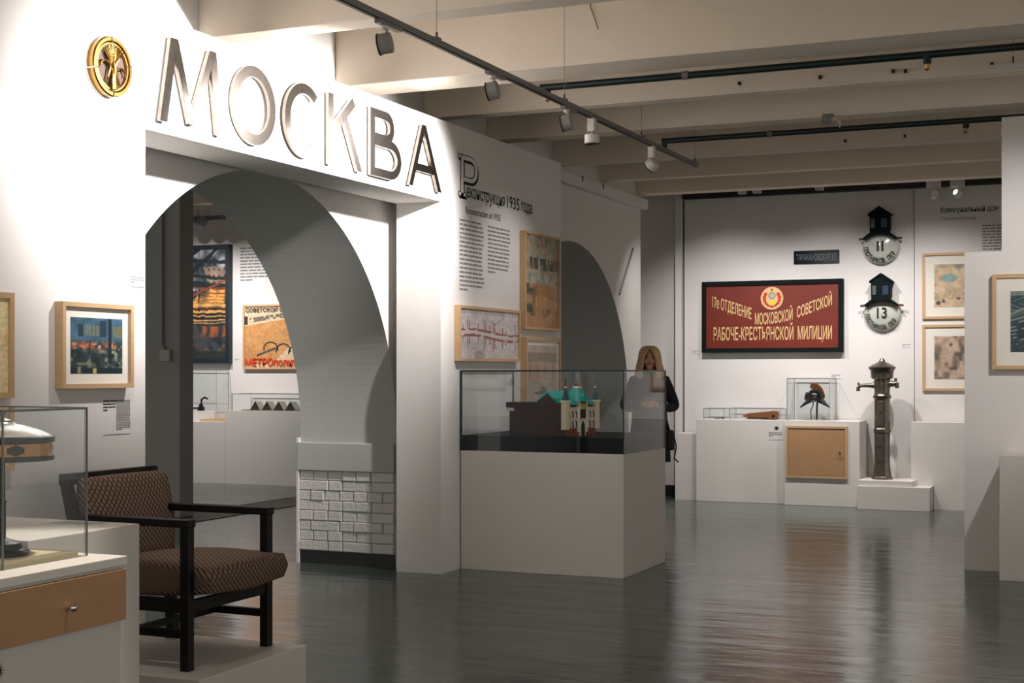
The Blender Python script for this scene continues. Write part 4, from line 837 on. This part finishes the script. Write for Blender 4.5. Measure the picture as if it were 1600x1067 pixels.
# ------------------------------------------------------------------ right partition picture and box
WR = WY(11.22)
def aerial(u, v):
    c = lerp(np.array([18, 44, 50]), np.array([44, 72, 74]), vn(u, v, 7)); c = over(c, (120, 124, 110), (np.abs(v-0.62-0.25*u-0.05*np.sin(u*6)) < 0.05)*0.5); c = over(c, (150, 150, 134), (v > 0.93)*0.7); c = over(c, (16, 70, 74), (np.abs(v-0.82) < 0.015)*0.9)
    for k in range(9):
        d = np.abs(v-0.06*k-0.42*u-0.04); c = over(c, (150, 158, 152), (d < 0.012)*(vn(u, v, 30, k) > 0.55)*0.8)
    c = over(c, (170, 172, 158), (np.abs((v-0.62)-(u-0.0)*0.75) < 0.008)*0.8); c = over(c, (128, 142, 134), ((v > 0.68) & (v < 0.8))*(np.sin(u*60+v*90) > 0.5)*0.5); c = over(c, (128, 142, 134), ((v > 0.84) & (v < 0.92))*(np.sin(u*60-v*90) > 0.5)*0.5); return c
framed('aerial_photo', 'wood framed dark aerial city photograph on the near right partition', WR, -0.965, 0.05, 1.515, 2.222, 0.06, 0.028, aerial, 0.10, res=(90, 80))
tag(B(-0.88, 1.2, 10.74, 11.215, 0.0, 0.895).build('corner_pedestal', PED, None, bevel=0.003), 'white pedestal block in front of the near right partition', 'pedestal')

# ------------------------------------------------------------------ back room through the arch
WE = WY(16.45)
def scaffold(u, v):
    u = u+0.02*(vn(u, v, 14, 1)-.5); v = v+0.016*(vn(u, v, 17, 2)-.5)
    c = lerp(np.array([20, 32, 38]), np.array([64, 66, 70]), vn(u, v, 22)); sky = (v > 0.62); c = over(c, (168, 172, 186), sky*np.clip(vn(u, v, 9, 2)*3-1.1, 0, 1)); c = over(c, (96, 92, 96), sky*(np.sin(u*70+v*9) > 0.55)*0.5)
    bl_ = (v > 0.66) & (v < 0.84) & (u > 0.68+0.4*(0.84-v)); c = over(c, (150, 124, 100), bl_*0.8); c = over(c, (50, 46, 48), bl_*(np.sin(u*85) > 0.4)*(np.sin(v*110) > 0.2)*0.8)
    gl = ((v > 0.42) & (v < 0.50+0.36*(u-0.4)) & (u > 0.42)); c = over(c, (214, 150, 70), gl*np.clip(vn(u, v, 16, 3)*1.6-0.1, 0, 1)); c = over(c, (120, 66, 36), gl*(np.sin(v*190) > 0.5)*0.6)
    c = over(c, (122, 72, 44), ((v > 0.40) & (v < 0.64) & (u <= 0.5))*np.clip(vn(u, v, 13, 6)*2-0.8, 0, 1)); c = over(c, (150, 160, 170), ((v > 0.55) & (v < 0.66) & (u < 0.6))*np.clip(vn(u, v, 18, 7)*3-1.9, 0, 1))
    for x_ in (0.12, 0.3, 0.47, 0.62): c = over(c, (26, 30, 32), (np.abs(u-x_) < 0.010)*(v > 0.28)*(v < 0.66)*0.8)
    for vv_, w in ((0.505, 0.013), (0.445, 0.010), (0.405, 0.006), (0.37, 0.006), (0.345, 0.004)): c = over(c, (214, 160, 84), (np.abs(v-vv_+0.02*u) < w)*(0.6+0.4*vn(u, v, 25)))
    for vv_ in (0.47, 0.42, 0.385): c = over(c, (24, 20, 20), (np.abs(v-vv_+0.02*u) < 0.010)*0.85)
    for a_, b_ in ((0.93, -0.05), (0.79, -0.06), (0.73, -0.06), (0.68, -0.03)): c = over(c, (12, 26, 32), (np.abs(v-a_-b_*u) < 0.016)*0.95)
    for k in (0.0, 0.16): c = over(c, (12, 26, 32), (np.abs(v-0.62-k-0.62*(u-0.25)) < 0.024)*(v > 0.62)*0.95)
    c = over(c, (134, 66, 38), (np.abs(v-0.55-0.28*(u-0.4)) < 0.010)*0.9); c = over(c, (126, 60, 36), (np.abs(v-0.648) < 0.007)*0.9); c = over(c, (120, 62, 38), (np.abs(v-0.60) < 0.005)*0.8)
    c = over(c, (150, 78, 46), ((v > 0.2) & (v < 0.30))*np.clip(vn(u*2, v, 9, 5)*2.6-1.1, 0, 1)); c = over(c, (108, 70, 46), (v < 0.2)*np.clip(vn(u, v, 20, 6)*2.4-1.3, 0, 1)); c = over(c, (26, 40, 40), (v < 0.07)*0.8); return c
framed('scaffold_painting', 'tall dark framed painting of scaffolding in the back room', WE, -12.7, -11.40, 1.61, 3.25, 0.08, 0.06, scaffold, 0.0, fmat=M('navy_frame', (14, 30, 38), 0.5), res=(90, 110))
def metro(u, v):
    c = lerp(np.array([196, 138, 82]), np.array([210, 156, 98]), vn(u, v, 9)); c = over(c, (222, 198, 160), (v > 0.68+0.16*u)*1.0); c = over(c, (222, 200, 164), (v < 0.05+0.5*sstep(0.35, 1.0, u))*0.95)
    for k in range(3):
        r = np.hypot((u-0.42-0.2*k)/0.11, (v-0.3+0.03*k)/0.11); c = over(c, (30, 34, 36), (np.abs(r-1) < 0.1)*(v > 0.27-0.03*k)*0.95)
    c = over(c, (70, 74, 72), (np.abs(v-0.2-0.4*(u-0.22)) < 0.02)*(u > 0.2)*(u < 0.5)*0.9); c = over(c, (90, 86, 80), (np.abs(v-0.76-0.14*u) < 0.04)*(u > 0.08)*(u < 0.75)*(vn(u, v, 25) > 0.4)*0.8); c = over(c, (30, 30, 32), ((u < 0.05) & (v > 0.7) & (v < 0.84))*0.9); return c
mp_ = framed('metro_poster', 'orange and cream framed poster with red lettering in the back room', WE, -11.20, -10.15, 1.53, 2.41, 0.05, 0.025, metro, 0.0, fmat=M('poster_wood', (206, 164, 124), 0.6), res=(90, 90))
text('МЕТРОполитен', 'red_lettering', WE, -11.16, -10.19, 1.575, 0.10, M('poster_red', (206, 66, 26), 0.6), mp_, n=0.0505, bold=0.03)
text('СОВЕТСКОЙ СТОЛИЦЕ', 'dark_lettering', WE, -11.15, -10.20, 2.31, 0.055, INK, mp_, n=0.0505, bold=0.02)
tag(text_block('backroom_text', WE, -11.27, -10.7, 2.72, 3.2, 11, INKG, seed=21, ragged=0.05), 'grey text block on the back room wall above the orange poster', 'wall text')
caption('tiny caption between the two back room posters', WE, -11.36, -11.28, 1.63, 1.67, 2, 45, rule=False)
tag(B(-12.6, -11.14, 15.9, 16.44, 0.0, 0.82).build('backroom_pedestal', PED, None), 'lower white pedestal block in the back room at left', 'pedestal'); tag(B(-12.6, -11.45, 16.1, 16.43, 0.82, 0.955).build('backroom_step', PED, None), 'raised white step under the small glass case in the back room', 'pedestal')
tag(B(-11.135, -9.0, 15.9, 16.44, 0.0, 0.975).build('backroom_pedestal', PED, None), 'higher white pedestal block in the back room at right', 'pedestal')
glass_case('backroom_case', 'upright glass case with a metal instrument in the back room', -12.3, -11.44, 16.13, 16.42, 0.956, 1.51, 0.005, EDGE_G, 'glass cases in the back room'); glass_case('backroom_case', 'long low glass case over the folded tents in the back room', -11.06, -9.3, 15.95, 16.40, 0.976, 1.20, 0.005, EDGE_G, 'glass cases in the back room')
ins = thing('metal_instrument', 'small metal instrument with curved arm in the back room case', 'instrument', (-11.8, 16.28, 0.956)); MB().lathe([(0.05, 0), (0.05, 0.05), (0.03, 0.06), (0.03, 0.09)], (-11.8, 16.28, 0.956), 'z', 14).build('base', DARKM, ins); MB().tube([(-11.8, 16.28, 1.03), (-11.79, 16.28, 1.11), (-11.74, 16.28, 1.14), (-11.69, 16.28, 1.12)], 0.014).build('arm', DARKM, ins); MB().rod((-11.98, 16.28, 0.99), (-11.84, 16.28, 0.99), 0.012).build('handle', DARKM, ins)
tag(MB().prism([(-11.62, 0.821), (-11.2, 0.821), (-11.2, 0.875), (-11.62, 0.845)], lambda u, v, d: (u, d, v), 16.0, 16.09).build('wooden_wedge', WOOD, None), 'flat wooden wedge on the lower back room pedestal', 'wood block')
bd = tag(B(-10.95, -9.5, 16.0, 16.2, 0.976, 0.985).build('display_board', M('brown_board', (120, 84, 58), 0.7), None), 'thin brown board under the row of folded tents', 'base')
for k in range(4):
    xk = -10.75+0.183*k; t = thing('paper_tent', ['dark fronted triangular folded tent in the back room, leftmost', 'dark fronted triangular folded tent in the back room, second from left', 'dark fronted triangular folded tent in the back room, third from left', 'dark fronted triangular folded tent in the back room, rightmost'][k], 'model', (xk, 16.05, 0.985), group='folded tents in the back room')
    MB().prism([(xk-0.075, 0.985), (xk+0.075, 0.985), (xk, 1.10)], lambda u, v, d: (u, d, v), 16.03, 16.04).build('dark_front', M('tent_dark', (44, 46, 44), 0.7), t)
    mb = MB(); mb.prism([(xk-0.073, 0.985), (xk+0.073, 0.985), (xk, 1.097)], lambda u, v, d: (u, d, v), 16.04, 16.19); mb.build('striped_side', M('tent_pale', (170, 164, 152), 0.7), t)
bt = thing('backroom_track', 'grey light bar with three round lamps high in the back room', 'light track', (-11.5, 15.9, 3.5))
B(-12.6, -11.15, 15.86, 15.94, 3.53, 3.585).build('bar', M('bar_grey', (110, 116, 122), 0.5), bt)
for x in (-11.77, -11.61, -11.45): 
    lo = MB().lathe([(0.075, 0.0), (0.08, -0.02), (0.08, -0.06), (0.06, -0.065), (0.0001, -0.05)], (x, 15.86, 3.50), 'y', 24).build('round_lamp', M('lamp_ring_grey', (124, 128, 130), 0.5), bt, smooth=True)
    B(x-0.05, x+0.05, 15.87, 15.93, 3.585, 3.68).build('lamp_driver', LAMPW, bt)
tag(B(-17, -6.0, 15.6, 15.85, 3.72, 4.2).build('trim_6', CEIL), kind='structure')

# ------------------------------------------------------------------ the visitor
def person():
    t = thing('person', 'woman with long blond hair in a dark coat standing behind the glass showcase', 'person', (-4.52, 13.85, 0), math.radians(18))
    # skeleton: vertex -> (position, radius)
    J = dict(pel=((0, 0, .95), .15), wai=((0, 0, 1.08), .135), che=((0, .005, 1.27), .15), up=((0, .01, 1.40), .105), nb=((0, .005, 1.465), .06), hd=((0, -.005, 1.56), .055))
    for s, n in ((-1, 'l'), (1, 'r')):
        J.update({n+'sh': ((s*.155, .01, 1.395), .075), n+'el': ((s*.265, .03, 1.13), .058), n+'fo': ((s*.17, -.14, 1.13), .047), n+'wr': ((s*.075, -.25, 1.165), .032), n+'ha': ((s*.035, -.285, 1.18), .03),
                  n+'hi': ((s*.09, 0, .88), .105), n+'kn': ((s*.095, -.01, .49), .066), n+'an': ((s*.10, .02, .09), .045), n+'to': ((s*.115, -.12, .04), .036)})
    E_ = [('pel', 'wai'), ('wai', 'che'), ('che', 'up'), ('up', 'nb'), ('nb', 'hd')]
    for n in 'lr': E_ += [('up', n+'sh'), (n+'sh', n+'el'), (n+'el', n+'fo'), (n+'fo', n+'wr'), (n+'wr', n+'ha'), ('pel', n+'hi'), (n+'hi', n+'kn'), (n+'kn', n+'an'), (n+'an', n+'to')]
    ks = list(J); me = bpy.data.meshes.new('sk'); me.from_pydata([J[k][0] for k in ks], [(ks.index(a), ks.index(b)) for a, b in E_], [])
    so = bpy.data.objects.new('sk', me); COL.objects.link(so); so.modifiers.new('s', 'SKIN'); so.modifiers.new('d', 'SUBSURF').levels = 2
    for i, k in enumerate(ks):
        sv = me.skin_vertices[0].data[i]; r = J[k][1]; sv.radius = (r, r*(0.8 if k in ('che', 'wai', 'pel', 'up') else 1)); sv.use_root = (k == 'pel')
    dg = bpy.context.evaluated_depsgraph_get(); m2 = bpy.data.meshes.new_from_object(so.evaluated_get(dg)); bm = bmesh.new(); bm.from_mesh(m2)
    def ell(c, r, seg=24): 
        q = bmesh.ops.create_uvsphere(bm, u_segments=seg, v_segments=seg//2, radius=1)['verts']
        for v in q: v.co = Vector((c[0]+v.co.x*r[0], c[1]+v.co.y*r[1], c[2]+v.co.z*r[2]))
    ell((0, -.005, 1.635), (.074, .092, .105)); ell((0, -.035, 1.58), (.055, .06, .065)); ell((0, -.103, 1.612), (.011, .015, .022)); ell((0, -.06, 1.53), (.03, .035, .02))
    for s in (-1, 1): ell((s*.076, .005, 1.62), (.01, .018, .03)); ell((s*.04, -.075, 1.60), (.02, .015, .02))
    for s in (-1, 1):      # fingers curled round a small phone, thumb beside them
        for k in range(4):
            L = (.062, .07, .066, .052)[k]; z = 1.20-.019*k; mb = MB().tube([(s*.04, -.285, z), (s*.025, -.315, z+.004), (s*(.02-L*.4), -.325, z), (s*(.018-L*.55), -.312, z-.006)], .0085, 8, [.0095, .009, .0085, .007])
            vv = [bm.verts.new(v) for v in mb.v]
            for f in mb.f:
                try: bm.faces.new([vv[i] for i in f])
                except ValueError: pass
        mb = MB().tube([(s*.05, -.275, 1.195), (s*.045, -.295, 1.225), (s*.03, -.305, 1.245)], .01, 8, [.012, .0105, .008]); vv = [bm.verts.new(v) for v in mb.v]
        for f in mb.f: bm.faces.new([vv[i] for i in f])
    bm.to_mesh(m2); bm.free(); bpy.data.objects.remove(so)
    bo = bpy.data.objects.new('body', m2); COL.objects.link(bo); rm = bo.modifiers.new('r', 'REMESH'); rm.mode = 'VOXEL'; rm.voxel_size = .0065; sm = bo.modifiers.new('sm', 'SMOOTH'); sm.iterations = 2; sm.factor = 0.5
    m3 = bpy.data.meshes.new_from_object(bo.evaluated_get(bpy.context.evaluated_depsgraph_get())); bo.modifiers.clear(); bo.data = m3; m3.materials.clear()
    for m in (M('dark_clothes', (22, 25, 30), 0.85), SKIN): m3.materials.append(m)
    for p in m3.polygons:
        c = p.center; p.use_smooth = True; p.material_index = 1 if (c.z > 1.475 or (c.y < -.235 and abs(c.x) < .09 and c.z > 1.1)) else 0
    bo.parent = t
    # coat: closed shell over torso with flared hem
    COAT = M('dark_coat', (20, 24, 32), 0.9, var=0.2, vscale=10); mb = MB(); prof = [(.085, .075, 1.475), (.125, .10, 1.44), (.185, .125, 1.39), (.185, .14, 1.28), (.175, .14, 1.12), (.185, .15, .98), (.205, .165, .8), (.215, .175, .58)]
    k = 28; vs = [(rx*math.cos(2*PI*i/k), ry*math.sin(2*PI*i/k)+.005, z) for rx, ry, z in prof for i in range(k)]
    mb.add(vs, [(j*k+i, j*k+(i+1) % k, (j+1)*k+(i+1) % k, (j+1)*k+i) for j in range(len(prof)-1) for i in range(k)]); mb.build('coat', COAT, t, smooth='all', local=True)
    mb = MB(); mb.lathe([(.075, 1.455), (.085, 1.47), (.088, 1.50), (.075, 1.515), (.066, 1.49)], (0, .0, 0), 'z', 24, caps=False); mb.build('collar', COAT, t, smooth='all', local=True)
    # hair: side-parted, past the shoulders
    HAIR = M('blond_hair', (200, 166, 118), 0.6, var=0.35, vscale=25, stretch=(3, 3, 0.4)); 
    prof = [(1.757, .02, .02), (1.752, .05, .055), (1.735, .078, .085), (1.705, .094, .104), (1.67, .101, .112), (1.62, .108, .113), (1.57, .118, .11), (1.52, .130, .108), (1.47, .140, .108), (1.43, .138, .10), (1.40, .118, .085), (1.385, .09, .07)]
    k = 44; vs = []; fs = []
    for j, (z, hw, hd) in enumerate(prof):
        op = 0.0 if z > 1.725 else math.asin(min(1, (.052+.012*(z < 1.6))/hw))*min(1, (1.735-z)/.04)
        for i in range(k+1):
            a = op+(2*PI-2*op)*i/k; w = 1+.035*math.sin(7*a+z*40)+.02*math.sin(17*a-z*70)
            fr = math.cos(a); dep = hd*(0.92 if fr > 0 else 1.0)
            vs.append((hw*1.07*w*math.sin(a), .004-dep*w*fr, z+.012*math.sin(3*a+1)*(j > 8)))
    fs = [(j*(k+1)+i, j*(k+1)+i+1, (j+1)*(k+1)+i+1, (j+1)*(k+1)+i) for j in range(len(prof)-1) for i in range(k)]
    ho = MB().add(vs, fs).build('hair', HAIR, t, smooth='all', local=True); so_ = ho.modifiers.new('sol', 'SOLIDIFY'); so_.thickness = .02; so_.offset = -0.3
    sb_ = ho.modifiers.new('sub', 'SUBSURF'); sb_.levels = 1; sb_.render_levels = 1
    for s in (-1, 1):
        MB().tube([(s*.004, -.088, 1.742), (s*.04, -.102, 1.70), (s*.066, -.092, 1.64), (s*.074, -.085, 1.57), (s*.09, -.09, 1.49), (s*.082, -.10, 1.42)], .015, 8, [.010, .016, .017, .018, .018, .004]).build('hair_lock', HAIR, t, smooth='all', local=True)
    DK = M('eye_dark', (34, 26, 24), 0.3)
    for s in (-1, 1):
        MB().lathe([(.013, 0), (.010, -.004), (.0001, -.006)], (s*.030, -.089, 1.640), 'y', 12, sx=1.1, sy=.55).build('eye', DK, t, local=True); MB().tube([(s*.014, -.094, 1.662), (s*.032, -.092, 1.667), (s*.05, -.078, 1.66)], .004, 6).build('eyebrow', M('brow', (92, 66, 44), 0.8), t, local=True)
    MB().tube([(-.024, -.086, 1.575), (-.008, -.098, 1.579), (.008, -.098, 1.579), (.024, -.086, 1.575)], .006, 8, [.002, .006, .006, .002]).build('lips', M('lips', (150, 76, 68), 0.5), t, local=True)
    MB().box(-.035, .035, -.312, -.302, 1.15, 1.25).build('phone', BLACK, t, local=True)
    bgm = M('bag_black', (14, 15, 17), 0.6)
    MB().tube([(-.13, .02, 1.43), (0.02, -.14, 1.25), (.17, -.10, 1.0), (.21, .0, .86)], .012, 6).build('bag_strap', bgm, t, local=True)
    MB().box(.17, .25, -.09, .12, .70, .90).build('shoulder_bag', bgm, t, local=True, bevel=.02)
    MB().tube([(.24, -.07, .86), (.27, -.09, .74), (.25, -.09, .62), (.29, -.09, .58)], .008, 6).build('hanging_strap', bgm, t, local=True)
person()
